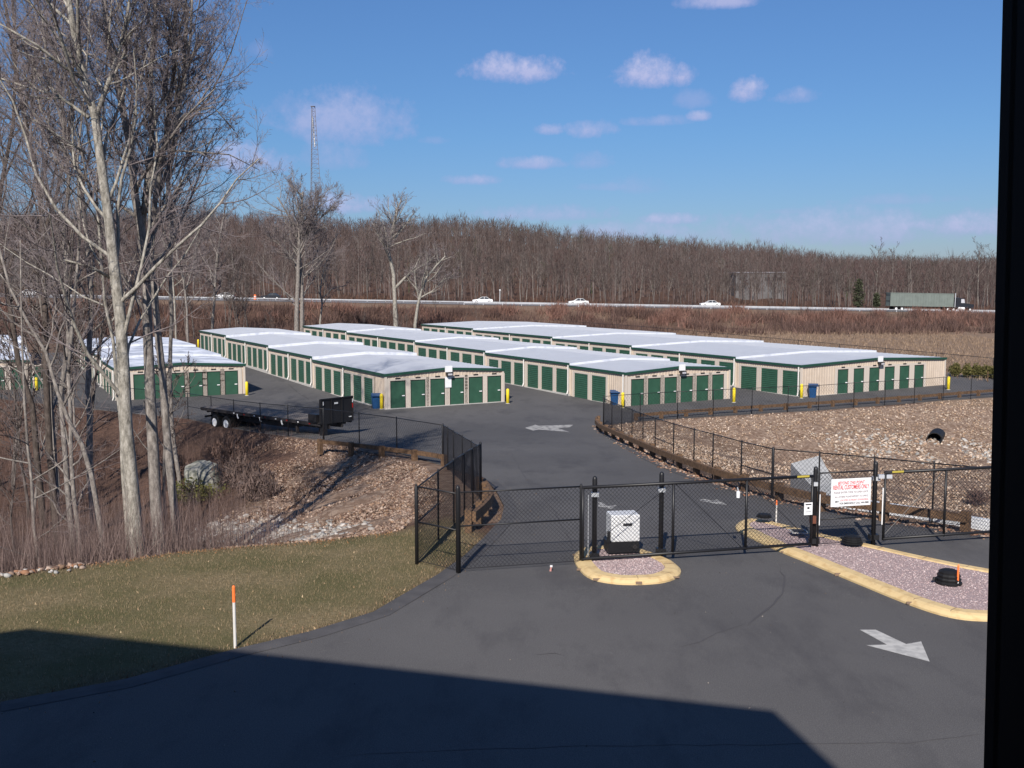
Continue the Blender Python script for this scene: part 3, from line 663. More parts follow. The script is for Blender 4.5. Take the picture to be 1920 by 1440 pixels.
for t in np.linspace(0, 1, 15): FF.append((52.5+(8-52.5)*t, 97+(188-97)*t))
fence('far black chain-link fence edging the tan field behind the rightmost building', FF, 1.83, GRP, pitch=.35, w=.006, post_r=.04, rail_r=.03)
fence('short black chain-link panel left of the driveway beside the gate', [A0, fa], 1.95, GRP, mid=[(0,1.05)], zf=lambda x, y: 0.0, big=(1,))
fence('fixed black chain-link panel across the left half of the driveway', [gl(-1.28), gl(1.72)], 1.95, GRP, zf=lambda x, y: .03, mid=[(0,1.12)], post_r=.035)

def leaf(label, x0, x1, ups, rods, name='sliding_gate'):
    g = .10; p0 = gl(x0); root = empty(name, (p0[0], p0[1]-.10, 0), 0, label, 'gate', 'black chain-link gate leaves'); o = Vector((p0[0], p0[1], 0))
    def L(x, z): p = gl(x); return Vector((p[0]-o.x, p[1]-o.y, z))
    fr = MB(); fr.tube([L(x0,1.97), L(x1,1.97)], .042, 8); fr.tube([L(x0,.16), L(x1,.16)], .040, 8)
    fr.build('frame', 'black_metal', root, True)
    for x in ups:
        b = MB(); b.tube([L(x,.12), L(x,2.0)], .036, 8); b.build('upright', 'black_metal', root, True)
    for (a, za, b_, zb) in rods:
        b = MB(); b.tube([L(a,za), L(b_,zb)], .008, 5); b.build('brace_rod', 'black_metal', root)
    ms = MB(); a = L(x0,0); b = L(x1,0); chain_panel(ms, (a.x,a.y,0), (b.x,b.y,0), .16, 1.97, .16, 1.97, .075, .0045); ms.build('wire_mesh', 'wire', root)
    return root
sg = leaf('long black chain-link sliding gate closing the middle driveway lane', 1.74, 7.92, [1.76,4.1,6.07,7.90], [(4.0,1.9,2.35,.75),(4.15,1.95,5.95,.2),(6.1,1.95,7.85,.25)])
rg = leaf('black chain-link sliding gate across the right lane beyond the sign', 9.98, 15.5, [10.0,11.82,13.7,15.48], [(11.9,1.95,13.6,.2),(10.05,.3,11.7,1.9)])
mat('sticker', (.42,.34,.06), .6)
for root_, x in ((sg, 7.62), (rg, 10.35)):
    p = gl(x); b = MB(); ox = Vector(root_.location); b.bar((p[0]-.17-ox.x, p[1]-.155-ox.y-.035, 1.985), (p[0]+.17-ox.x, p[1]-.155-ox.y+.053, 1.985), .012, .05); b.build('warning_sticker', 'sticker', root_)
def gate_post(x, h, label, bracket=True, dy=.14, r=.062, z0=0.0):
    p = gl(x); root = empty('gate_post', (p[0], p[1]+dy, z0), 0, label, 'gate post', 'round black gate posts')
    b = MB(); b.tube([(0,0,-.3),(0,0,h),(0,0,h+.05),(0,0,h+.08)], [r,r,r*.85,r*.3], 12); b.build('post', 'black_metal', root, True)
    if bracket:
        k = MB(); k.box((0,-.04,h-.38), (.19,.16,.10)); k.build('roller_bracket', 'galv', root)
        k = MB(); k.box((0,-.03,.18), (.24,.20,.14)); k.build('lower_roller', 'black_metal', root)
    return root
p1 = gate_post(2.08, 2.12, 'black gate post left of the white operator box')
c = MB(); c.tube([(-.16,-.02,1.72),(-.16,-.02,.0)], .012, 6); c.build('conduit', 'galv', p1)
gate_post(3.82, 2.15, 'black gate post right of the white operator box')
gate_post(-1.31, 2.08, 'black end post at the left side of the driveway gate line', False, 0, .055)
g4 = gate_post(8.06, 2.10, 'black gate post on the long island left of the customer sign')
c = MB(); c.tube([(.09,-.12,1.45),(.09,-.12,.62)], .022, 8); c.build('reflector_tube', 'rim', g4)
c = MB(); c.box((-.09,-.16,.78), (.16,.08,.20)); c.build('bracket_box', 'brown_metal', g4)
g5 = gate_post(9.80, 2.16, 'black gate post on the long island right of the customer sign')
c = MB(); c.tube([(.16,-.18,1.55),(.16,-.18,.55)], .020, 8); c.build('reflector_tube', 'rim', g5)
c = MB(); c.box((.20,-.16,1.86), (.36,.10,.10)); c.build('latch_arm', 'galv', g5)
fence('narrow fixed chain-link panel carrying the customer sign', [gl(8.12), gl(9.74)], 1.97, GRP, zf=lambda x, y: .05, mid=[(0,.72)], bottom=True)

# sign with lettering
def text_mesh(s, size, shear=0, bold=0.0, width=None):
    cu = bpy.data.curves.new('t', 'FONT'); cu.body = s; cu.size = size; cu.align_x = 'CENTER'; cu.align_y = 'CENTER'; cu.shear = shear; cu.offset = bold; cu.extrude = .0015
    o = bpy.data.objects.new('t', cu); col.objects.link(o); bpy.context.view_layer.update()
    me = bpy.data.meshes.new_from_object(o.evaluated_get(bpy.context.evaluated_depsgraph_get())); bpy.data.objects.remove(o)
    if width:
        xs = [v.co.x for v in me.vertices]; k = width/(max(xs)-min(xs)); c0 = (max(xs)+min(xs))/2
        for v in me.vertices: v.co.x = (v.co.x-c0)*k
    return me
def put_text(parent, s, size, x, z, y, m, shear=0, bold=0, width=None, name='lettering'):
    me = text_mesh(s, size, shear, bold, width); me.name = name; me.materials.append(MATS[m]); o = bpy.data.objects.new(name, me); col.objects.link(o); o.parent = parent
    o.location = (x, y, z); o.rotation_euler = (math.pi/2, 0, 0); return o
th_g = math.atan(.2443)
def sign_board():
    p = gl(8.93); Y = p[1]-.14
    w = 1.18; h = .74; root = empty('customer_sign', (p[0]+.06, Y, 1.50), th_g, 'white rectangular sign with red lettering hung on the fence panel', 'sign')
    b = MB(); b.box((0,0,0), (w,.012,h)); b.build('board', 'white_paint', root)
    y = -.009
    put_text(root, 'BEYOND THIS POINT', .115, 0, .255, y, 'sign_red', .3, .001, .80)
    put_text(root, 'RENTAL CUSTOMERS ONLY', .165, 0, .135, y, 'sign_red', 0, .002, 1.06)
    put_text(root, 'PLEASE ENTER CODE TO OPEN GATE', .075, 0, .0, y, 'sign_grey', .2, 0, 1.02)
    put_text(root, 'ALL OTHERS PLEASE REPORT TO OFFICE', .072, .02, -.115, y, 'sign_grey', .2, 0, 1.0)
    put_text(root, 'LOCATED IN FRONT OF BUILDING', .066, .10, -.21, y, 'sign_red', 0, 0, .84)
    put_text(root, 'FOR EMERGENCY CALL 444-3888', .072, .10, -.295, y, 'sign_black', 0, .001, .86)
    a = MB(); a.prism([(-.47,-.24),(-.43,-.20),(-.43,-.228),(-.36,-.228),(-.36,-.252),(-.43,-.252),(-.43,-.28)], Vector((1,0,0)), Vector((0,0,1)), Vector((0,1,0)), (0,y-.001,0), .003); a.build('arrow_mark', 'sign_black', root)
sign_board()
p = gl(7.78); root = empty('notice_plate', (p[0], p[1]-.16, 1.12), th_g, 'small white notice hung low on the sliding gate end', 'sign')
b = MB(); b.box((0,0,0), (.24,.01,.33)); b.build('board', 'white_paint', root); b = MB(); b.box((0,-.008,.115), (.17,.004,.03)); b.box((0,-.008,.02), (.06,.004,.05)); b.box((0,-.008,-.08), (.16,.004,.01)); b.build('print', 'sign_black', root)
p = gl(5.82); root = empty('gate_sensor', (p[0], p[1]-.17, 1.58), th_g, 'small white cup-shaped sensor hanging on the sliding gate', 'sensor')
b = MB(); b.tube([(0,0,.11),(0,0,.10),(0,0,-.06)], [.02,.05,.045], 10); b.build('housing', 'white_paint', root); b = MB(); b.bar((0,0,.11),(0,.05,.20),.02); b.build('bracket', 'galv', root)

# ------------------------------------------------------------------ kerbed islands
def offset_poly(poly, d):
    n = len(poly); out = []
    ar = sum(poly[i][0]*poly[(i+1)%n][1]-poly[(i+1)%n][0]*poly[i][1] for i in range(n)); sg_ = 1 if ar > 0 else -1
    for i in range(n):
        a = Vector(poly[i-1]); b = Vector(poly[i]); c = Vector(poly[(i+1)%n])
        n1 = Vector((-(b-a).y, (b-a).x)).normalized()*sg_; n2 = Vector((-(c-b).y, (c-b).x)).normalized()*sg_
        m = (n1+n2); m = m.normalized()*min(1.6, 1/max(.4, m.normalized().dot(n1))); out.append((b.x+m.x*d, b.y+m.y*d))
    return out
def smooth_poly(poly, it=2):
    for _ in range(it):
        out = []; n = len(poly)
        for i in range(n):
            a = poly[i]; b = poly[(i+1)%n]; out += [(a[0]*.75+b[0]*.25, a[1]*.75+b[1]*.25), (a[0]*.25+b[0]*.75, a[1]*.25+b[1]*.75)]
        poly = out
    return poly
def island(pxs, label, extra=()):
    P = [GP(x, y) for x, y in pxs]; poly = [(p.x, p.y) for p in P]+list(extra); poly = smooth_poly(poly)
    n = len(poly); z = [float(base_z(x, y)) for x, y in poly]; ar = sum(poly[i][0]*poly[(i+1)%n][1]-poly[(i+1)%n][0]*poly[i][1] for i in range(n))
    if ar < 0: poly = poly[::-1]; z = z[::-1]
    rings = [(0,.0-.05),(0,.06),(.07,.12),(.15,.15),(.38,.15),(.40,.10)]; mb = MB(); vs = []
    rr = random.Random(5); jit = [rr.uniform(-.006,.006) for _ in range(n)]
    for d, h in rings:
        q = offset_poly(poly, d) if d else poly
        vs += [(q[i][0], q[i][1], z[i]+h+jit[i]*(h > .1)) for i in range(n)]
    fs = [(k*n+i, k*n+(i+1)%n, (k+1)*n+(i+1)%n, (k+1)*n+i) for k in range(len(rings)-1) for i in range(n)]
    mb.add(vs, fs); root = empty('traffic_island', (0,0,0), 0, label, 'traffic island', 'kerbed islands filled with pink gravel')
    c0 = Vector((sum(p[0] for p in poly)/n, sum(p[1] for p in poly)/n, 0)); root.location = c0
    mb.v = [(v[0]-c0.x, v[1]-c0.y, v[2]) for v in mb.v]
    inn = offset_poly(poly, .395); s = sheet('gravel_fill', inn, .115, 'pink_gravel', 1.0, 0, kind=None); s.parent = root
    for v in s.data.vertices: v.co.x -= c0.x; v.co.y -= c0.y
    # joints and chips of the kerb
    ch = MB(); per = 0
    for i in range(n):
        a = Vector(poly[i]); b = Vector(poly[(i+1)%n]); per += (b-a).length
        if per > .95:
            per = 0; t = (b-a).normalized(); nn = Vector((-t.y, t.x)); zz = z[i]
            q0 = b-nn*.003; q1 = b+nn*.13; q2 = b+nn*.38
            ch.bar((q0.x-c0.x,q0.y-c0.y,zz+.02), (q1.x-c0.x,q1.y-c0.y,zz+.142), .012, .012); ch.bar((q1.x-c0.x,q1.y-c0.y,zz+.149), (q2.x-c0.x,q2.y-c0.y,zz+.149), .012, .008)
            if rr.random() < .35: ch.box((b.x-c0.x, b.y-c0.y, zz+.07), (rr.uniform(.08,.22),.03,rr.uniform(.03,.07)), None)
    o_ = len(mb.v); mb.add(ch.v, ch.f, 1); mb.build('kerb', None, root, mats=['curb_yellow','chip'])
    return root, inn
I1, in1 = island([(1074,1046),(1080,1064),(1102,1088),(1150,1098),(1205,1099),(1255,1094),(1281,1078),(1268,1061),(1235,1046),(1195,1034),(1130,1030),(1088,1033)], 'small oval island under the white gate operator box')
I2, in2 = island([(1374,990),(1392,1004),(1460,1036),(1530,1064),(1650,1115),(1740,1150),(1800,1165),(1860,1168),(2040,1170)], 'long tapering island with yellow kerb between the two gates', extra=[(GP(2040,1105).x, GP(2040,1105).y),(GP(1860,1077).x, GP(1860,1077).y),(GP(1760,1057).x, GP(1760,1057).y),(GP(1650,1032).x, GP(1650,1032).y),(GP(1530,1006).x, GP(1530,1006).y),(GP(1450,984).x, GP(1450,984).y),(GP(1398,977).x, GP(1398,977).y)])
# gate operator
root = empty('gate_operator', (2.84, 25.75, .12), th_g*.6, 'white metal gate operator cabinet on a black base, on the small island', 'gate operator')
b = MB(); b.box((0,0,.14), (.82,.5,.28)); b.build('base', 'black_metal', root)
b = MB(); b.box((.03,-.012,.64), (.76,.56,.70)); o = b.build('cover', 'white_paint', root)
bv = o.modifiers.new('b', 'BEVEL'); bv.width = .03; bv.segments = 2
b = MB(); b.box((.08,-.297,.74), (.24,.008,.07)); b.build('badge', 'sign_black', root)
b = MB(); b.box((-.39,-.2,.30), (.05,.12,.5)); b.build('side_bracket', 'black_metal', root)
b = MB(); b.tube([(.28,-.27,.15),(.28,-.29,.15)], .06, 12); b.build('drive_wheel', 'dark_steel', root)
# stakes
def stake(px, py, h, label, r=.022, tip=.31, z=None):
    p = GP(px, py); root = empty('driveway_stake', p, 0, label, 'stake', 'orange-tipped white driveway stakes'); root.location.z += (z or 0)
    b = MB(); b.tube([(0,0,-.1),(0,0,h-tip)], r, 8); b.build('pole', 'white_trim', root); b = MB(); b.tube([(0,0,h-tip),(0,0,h-.03),(0,0,h)], [r*1.05,r*1.05,r*.5], 8); b.build('tip', 'orange', root); return root
stake(441,1213,1.22,'tall white stake with orange tip on the lawn edge in the foreground', .030, .33)
stake(1455,989,.72,'white stake with orange tip standing on the far end of the long island', .022, .14, .1)
stake(1795,1108,.52,'short orange-topped stake beside the black dome near the right edge', .022, .40, .1)
# ribbed black domes
def dome(px, py, r, h, label, rz=0):
    p = GP(px, py); root = empty('ribbed_dome', (p.x, p.y, .115), rz, label, 'drain dome', 'low black ribbed domes on the long island')
    b = MB(); n = 24; vs = []; prof = [(1.12,-.02),(1.15,.12),(1.0,.2),(1.06,.35),(.95,.45),(1.0,.6),(.86,.72),(.88,.84),(.6,.96),(.25,1.0)]
    for q, z in prof:
        for k in range(n): vs.append((r*q*math.cos(2*math.pi*k/n)*(1+.04*(k%2)), r*q*math.sin(2*math.pi*k/n)*(1+.04*(k%2)), h*z))
    b.add(vs, [(i*n+k, i*n+(k+1)%n, (i+1)*n+(k+1)%n, (i+1)*n+k) for i in range(len(prof)-1) for k in range(n)]+[tuple(range(9*n,10*n))]); b.build('shell', 'rubber', root)
    b = MB(); b.tube([(r*1.05,0,h*.25),(r*1.35,.05,h*.35),(r*1.45,.08,h*.2)], [.03,.035,.02], 6); b.build('cable', 'rubber', root); return root
dome(1597,1031,.24,.20,'low black ribbed dome just behind the customer sign on the long island', 2)
dome(1778,1103,.25,.33,'largest black ribbed dome beside the short orange stake', 3.0)
dome(1432,988,.20,.10,'flattest black dome at the far tip of the long island', .5)
p = GP(1497,1012); root = empty('valve_cover', (p.x, p.y, .12), 0, 'small dark square cover set in the pink gravel left of the sign post', 'cover'); b = MB(); b.box((0,0,.01), (.34,.34,.03)); b.build('lid', 'dark_steel', root); b = MB(); b.box((0,0,.003), (.46,.46,.02)); b.build('rim', 'slab', root)
p = GP(1032,1072); root = empty('flag_stub', p, 0, 'tiny pink marker stub on the asphalt left of the small island', 'marker'); b = MB(); b.tube([(0,0,0),(0.02,0,.12)], [.03,.02], 6); b.build('stub', 'pink_clay', root); b = MB(); b.box((.02,0,.14), (.06,.01,.05)); b.build('tag', 'rail_white', root)

# ------------------------------------------------------------------ timber guide rails
def guide_rail(label, pts, h=.58, gap=2.4, bh=.30, side=1, zoff=0):
    P = [Vector((p[0], p[1], float(base_z(p[0], p[1]))+zoff)) for p in pts]; root = empty('timber_guardrail', P[0], 0, label, 'guardrail', 'brown timber guardrails'); o = P[0].copy()
    # resample
    L = [0]; 
    for i in range(len(P)-1): L.append(L[-1]+(P[i+1]-P[i]).length)
    def at(s):
        for i in range(len(P)-1):
            if s <= L[i+1] or i == len(P)-2:
                f = (s-L[i])/(L[i+1]-L[i]); return P[i]+(P[i+1]-P[i])*f, (P[i+1]-P[i]).normalized()
    n = max(1, int(round(L[-1]/gap)))
    for k in range(n+1):
        p, t = at(L[-1]*k/n*.998); nn = Vector((-t.y, t.x, 0))*side
        b = MB(); c = p+nn*.14-o; b.box((0,0,0), (.24,.20,h+.35), Matrix.Translation(c+Vector((0,0,h/2-.12))) @ Matrix.Rotation(math.atan2(t.y,t.x),4,'Z')); b.build('post', 'wood', root)
    m = max(1, int(L[-1]/1.2)); bm = MB()
    for k in range(m):
        p, t = at(L[-1]*k/m); q, t2 = at(L[-1]*(k+1)/m*.9999); bm.bar(p-o+Vector((0,0,h-bh/2)), q-o+Vector((0,0,h-bh/2)), .14, bh)
    bm.build('beam', 'wood', root); return root
def pxrail(pxs, hc): return [(q.x, q.y) for q in (GP(x, y, hc) for x, y in pxs)]
guide_rail('timber guardrail along the yard edge right of the flatbed trailer', pxrail([(604,828),(680,836),(750,845),(800,851),(838,858)], .36), h=.46, bh=.20, side=-1)
guide_rail('curved timber guardrail end beside the left driveway fence', pxrail([(906,905),(916,918),(922,934),(912,950),(888,970)], .45), h=.62, gap=1.5, side=-1)
guide_rail('long timber guardrail sweeping down the right side of the driveway', pxrail([(1119,784),(1117,790),(1124,798),(1162,815),(1201,831),(1240,848),(1292,867),(1345,885),(1413,904),(1497,924),(1563,940),(1657,951),(1813,971)], .49), h=.60, bh=.24, side=1)
guide_rail('timber guardrail in front of the two right-hand storage buildings', pxrail([(1190,778),(1270,772),(1350,766),(1470,759),(1594,751),(1730,742),(1868,731)], .40), h=.48, bh=.22, side=-1)
# white concrete strip behind the rail
root = empty('concrete_wall', (0,0,0), 0, 'low white concrete wall showing under the timber guardrail at right', 'wall')
b = MB(); pts = [GP(1560,948), GP(1695,969), GP(1850,996), GP(2000,1020)]
for i in range(3):
    a = pts[i]+Vector((.05,.1,0)); c = pts[i+1]+Vector((.05,.1,0)); b.bar((a.x,a.y,a.z+.05),(c.x,c.y,c.z+.05), .2, .56)
b.build('wall', 'snow_white', root)
# flared concrete culvert end
A = [at_depth(1483,869,39.5), at_depth(1537,854,41), at_depth(1566,905,37.5), at_depth(1522,912,36.5)]
root = empty('culvert_headwall', (A[0].x, A[0].y, zs(A[0].x, A[0].y)), 0, 'pale sloping concrete culvert headwall beyond the right guardrail', 'culvert'); o = Vector(root.location)
b = MB(); T = [p-o for p in A]; Bt = [Vector((p.x, p.y, min(-1.2, zs((p+o).x,(p+o).y)-o.z-.4))) for p in T]
b.add(T+Bt, [(0,3,2,1),(0,1,5,4),(1,2,6,5),(2,3,7,6),(3,0,4,7)]); b.build('headwall', 'concrete', root)
b = MB(); q0 = T[3]; q1 = at_depth(1572,948,33.5)-o; b.add([q0, T[2], q1+Vector((.25,.3,0)), q1, q0-Vector((0,0,1)), T[2]-Vector((0,0,1)), q1+Vector((.25,.3,-1)), q1-Vector((0,0,1))], [(0,3,2,1),(0,4,7,3),(1,2,6,5),(2,3,7,6)]); b.build('wing_wall', 'concrete', root)
# black culvert pipe
p = G(1752,828); root = empty('culvert_pipe', p, R(-28), 'black corrugated culvert pipe mouth poking out of the rocky basin', 'pipe')
b = MB(); n = 16
def pipe(r, y0, y1, n=16): return [(r*math.cos(2*math.pi*k/n)*1.1, y, r*math.sin(2*math.pi*k/n)+.25) for y in (y0, y1) for k in range(n)]
vo = pipe(.62,-.9,3); vi = pipe(.54,-.9,3); m_ = len(vo)
for k in range(16):
    if vo[k][2] > .25: vo[k] = (vo[k][0], vo[k][1]+.7, vo[k][2]); vi[k] = (vi[k][0], vi[k][1]+.7, vi[k][2])
b.add(vo+vi, [(k,(k+1)%n,n+(k+1)%n,n+k) for k in range(n)]+[(m_+(k+1)%n,m_+k,m_+n+k,m_+n+(k+1)%n) for k in range(n)]+[(k,m_+k,m_+(k+1)%n,(k+1)%n) for k in range(n)]); b.build('pipe_shell', 'rubber', root)
b = MB(); b.add([(.54*math.cos(2*math.pi*k/n)*1.1, 1.2, .54*math.sin(2*math.pi*k/n)+.25) for k in range(n)], [tuple(range(n))]); b.build('bore_shade', 'rubber', root); root.scale = (.78,.78,.78)  # solid black disc inside the bore stands in for its shaded depth

# ------------------------------------------------------------------ flatbed trailer
def trailer():
    a = at_depth(376,765,67.9); a.z = Zy+1.4; f_ = at_depth(600,797,59.9); d = Vector((f_.x-a.x, f_.y-a.y, 0)); L = d.length; ang = math.atan2(d.y, d.x)
    root = empty('flatbed_trailer', (a.x, a.y, Zy+.02), ang, 'black flatbed semi trailer with upright headboard parked behind the fence', 'trailer')
    H = 1.32; W = 2.5
    b = MB(); b.box((L/2,W/2,H+.04), (L-.02,W-.16,.07)); b.build('deck', 'deck_wood', root)
    b = MB()
    for y in (.04, W-.04): b.box((L/2,y,H-.02), (L,.08,.2))
    b.box((.04,W/2,H-.02), (.08,W,.2)); b.build('side_rail', 'dark_steel', root)
    b = MB()
    for y in (.75, W-.75):
        b.prism([(.2,H-.12),(L,H-.12),(L,H-.35),(L-2.5,H-.40),(L-3.5,H-.62),(.8,H-.62),(.2,H-.4)], Vector((1,0,0)), Vector((0,0,1)), Vector((0,1,0)), (0,y-.05,0), .1)
    for x in np.arange(.6, L-.3, .6): b.box((x,W/2,H-.18), (.08,W-.2,.12))
    b.build('chassis', 'dark_steel', root)
    for x in (1.55, 2.85):
        for y in (.02, W-.62):
            w = MB(); w.tube([(x,y,.5),(x,y+.04,.5),(x,y+.56,.5),(x,y+.6,.5)], [.44,.5,.5,.44], 20); wo = w.build('wheel', 'rubber', root, False)
            rm = MB(); yy = y-.012 if y < 1 else y+.612
            rm.tube([(x,yy,.5),(x,yy+.03,.5)], .27, 16); rm.tube([(x,yy-.03,.5),(x,yy,.5)], .11, 10); rm.build('rim', 'rim', wo)
        ax = MB(); ax.tube([(x,.3,.5),(x,W-.3,.5)], .07, 8); ax.build('axle', 'dark_steel', root)
    b = MB(); b.box((2.2,.35,H-.22), (2.9,.05,.35)); b.box((.1,W/2,.75), (.08,W*.8,.12)); b.build('mud_guard', 'dark_steel', root)
    for y in (.35, W-.35): b = MB(); b.box((L-2.6,y,.62), (.14,.14,1.2)); b.box((L-2.6,y,.03), (.32,.3,.06)); b.build('landing_leg', 'dark_steel', root)
    b = MB(); b.box((L+.03,W/2,H+.75), (.08,W+.06,1.52))
    for y in (.02, W*.33, W*.66, W-.02): b.box((L+.10,y,H+.75), (.07,.07,1.5))
    b.box((L+.10,W/2,H+1.5), (.07,W,.07)); b.build('headboard', 'black_metal', root)
    b = MB(); b.box((L-.1,.35,H-.55), (.3,.35,1.6)); b.build('front_support', 'black_metal', root)
    b = MB(); b.box((L-.6,.15,H+.32), (.75,.5,.5)); b.build('tool_box', 'black_metal', root)
    b = MB(); b.box((L+.142,W-.25,H+.28), (.008,.22,.06)); b.box((L+.142,W/2-.1,H+1.2), (.008,.28,.10)); b.build('plate', 'rail_white', root)
    for y in (.16, W-.05): b = MB(); b.box((L+.142,y,H+1.25), (.01,.06,.22)); b.build('marker', 'rail_white', root)
    b = MB(); b.box((L+.142,W-.05,H+.95), (.01,.08,.28)); b.build('marker_light', 'red_lens', root)
    for x in np.arange(3.8, L-.6, 1.1):
        b = MB(); b.box((x,-.005,H-.02), (.13,.02,.07)); b.build('reflector', 'red_lens' if int(x*10) % 2 else 'rim', root)
    for x in (4.2, 6.6, 8.8): b = MB(); b.tube([(x,-.03,H-.05),(x+.06,-.05,H-.2),(x+.12,-.03,H-.33)], .045, 6); b.build('strap_winch', 'rim', root)
trailer()

# ------------------------------------------------------------------ highway with traffic
def highway():
    xs = np.arange(-420, 421, 12)
    def strip(name, a, b, off, m, label=None):
        mb = MB(); vs = []
        for x in xs: 
            for d in (a, b): vs.append((x, hwy(x)+d, float(hwz(x))+off))
        mb.add(vs, [(2*i, 2*i+2, 2*i+3, 2*i+1) for i in range(len(xs)-1)]); return tag(mb.build(name, m), label=label, kind='structure')
    strip('highway', -1, 11.5, .06, 'road_grey', 'near carriageway of the raised highway'); strip('highway', 13, 25.5, .06, 'road_grey', 'far carriageway of the raised highway')
    strip('road_marking', .3, .5, .065, 'rail_white'); strip('road_marking', 10.6, 10.8, .065, 'rail_white'); strip('road_marking', 13.6, 13.8, .065, 'rail_white')
    for off, lab, h in ((12.2, 'pale steel crash barrier along the middle of the highway', .55), (-1.6, 'low steel crash barrier on the near edge of the highway', .6)):
        root = empty('crash_barrier', (0, hwy(0)+off, float(hwz(0))), 0, lab, 'crash barrier'); o = Vector(root.location)
        xx = np.arange(-260, 261, 4) if off > 0 else np.arange(-10, 261, 4)
        b = MB()
        for i in range(len(xx)-1):
            a = Vector((xx[i], hwy(xx[i])+off, float(hwz(xx[i]))+h-.16))-o; c = Vector((xx[i+1], hwy(xx[i+1])+off, float(hwz(xx[i+1]))+h-.16))-o; b.bar(a, c, .08, .22 if off > 0 else .16)
        b.build('beam', 'barrier' if off > 0 else 'galv', root)
        ps = MB()
        for x in xx: ps.box((x-o.x, hwy(x)+off+.1-o.y, float(hwz(x))+h/2-.2-o.z), (.12,.12,h))
        q = ps.build('posts', 'galv', root); q['kind'] = 'stuff'
mat('road_grey', (.20,.195,.20), .85, var=.08, vscale=.5)
highway()
def car_proto(paint, lab):
    root = empty('car', (0,0,0), 0, lab, 'car', 'cars on the highway')
    X, Z, Yx = Vector((1,0,0)), Vector((0,0,1)), Vector((0,1,0))
    b = MB(); body = [(-2.25,.35),(2.2,.32),(2.3,.55),(2.22,.72),(1.3,.88),(.95,.92),(-1.45,.95),(-2.2,.92),(-2.3,.6)]
    n = len(body); vs = []
    for y, sc in ((-.88,.97),(-.84,1.0),(.84,1.0),(.88,.97)):
        vs += [(p[0]*sc, y, .6+(p[1]-.6)*sc) for p in body]
    b.add(vs, [tuple(range(n-1,-1,-1)), tuple(range(3*n,4*n))]+[(k*n+i, k*n+(i+1)%n, (k+1)*n+(i+1)%n, (k+1)*n+i) for k in range(3) for i in range(n)])
    roofp = [(-.95,1.38),(.15,1.38)]; b.add([(-.98,-.58,1.39),(.2,-.58,1.39),(.2,.58,1.39),(-.98,.58,1.39),(-.9,-.5,1.44),(.1,-.5,1.44),(.1,.5,1.44),(-.9,.5,1.44)], [(4,5,6,7),(0,1,5,4),(1,2,6,5),(2,3,7,6),(3,0,4,7)])
    for (x0,z0,x1,z1) in ((-1.65,.94,-.98,1.39),(.95,.92,.2,1.39),(-.35,.93,-.35,1.39)):
        for s in (-1,1): b.bar((x0,s*.8,z0),(x1,s*.58,z1),.07,.05)
    b.build('body', paint, root)
    g = MB(); g.add([(-1.62,-.78,.94),(.92,-.78,.92),(.92,.78,.92),(-1.62,.78,.94),(-.97,-.57,1.38),(.19,-.57,1.38),(.19,.57,1.38),(-.97,.57,1.38)], [(0,1,5,4),(1,2,6,5),(2,3,7,6),(3,0,4,7)]); g.build('window', 'car_glass', root)
    for x in (-1.45, 1.4):
        for y in (-.9, .7):
            w = MB(); w.tube([(x,y,.32),(x,y+.2,.32)], .32, 16); wo = w.build('wheel', 'rubber', root); r_ = MB(); yy = y-.01 if y < 0 else y+.2; r_.tube([(x,yy,.32),(x,yy+.012,.32)], .19, 12); r_.build('rim', 'rim', wo)
    for y in (-.6,.6): h_ = MB(); h_.box((2.27,y,.64), (.04,.3,.12)); h_.build('headlight', 'lamp_glass', root)
    for y in (-.65,.65): h_ = MB(); h_.box((-2.29,y,.72), (.04,.3,.14)); h_.build('tail_light', 'red_lens', root)
    return root
def hw_place(o, px, lane, rz=0):
    k = (px-960)/F; Y = 220.0
    for _ in range(8): X = k*Y; Y = hwy(X)+lane
    X = k*Y; o.location = (X, Y, float(hwz(X))+.07); o.rotation_euler = (0, math.atan(.0175)*(1 if rz == 0 else -1), rz+math.atan(.05))
cw = car_proto('car_white', 'x')
for i, (px, lab, rz, lane) in enumerate([(63,'white saloon car on the highway, leftmost in view',0,15.5),(422,'white car on the highway left of the orange barrel',math.pi,15.5),(905,'white saloon on the highway behind the pale-trunked tree pair',math.pi,15.5),(1084,'white four-door car on the highway above the back storage roofs',math.pi,15.5),(1330,'white car on the highway half hidden by the crash barrier',math.pi,19)]):
    o = cw if i == 0 else copy_tree(cw); o['label'] = lab; hw_place(o, px, lane, rz); 
cdk = car_proto('car_dark', 'dark car on the highway right of the orange barrel'); hw_place(cdk, 510, 19, math.pi)
root = empty('traffic_barrel', (0,0,0), 0, 'orange traffic barrel on the highway between the white and dark cars', 'traffic barrel'); b = MB(); b.tube([(0,0,0),(0,0,1.1)], [.32,.25], 12); b.build('drum', 'orange', root); b = MB(); b.tube([(0,0,.6),(0,0,.78)], [.297,.285], 12); b.build('band', 'rail_white', root); hw_place(root, 480, 13.4)
root = empty('marker_pole', (0,0,0), 0, 'thin pale pole on the highway right of a white car', 'pole'); b = MB(); b.tube([(0,0,0),(0,0,3.0)], .06, 6); b.build('shaft', 'rail_white', root); b = MB(); b.box((0,0,3.05), (.3,.05,.3)); b.build('plate', 'rail_white', root); hw_place(root, 937, 12.4)
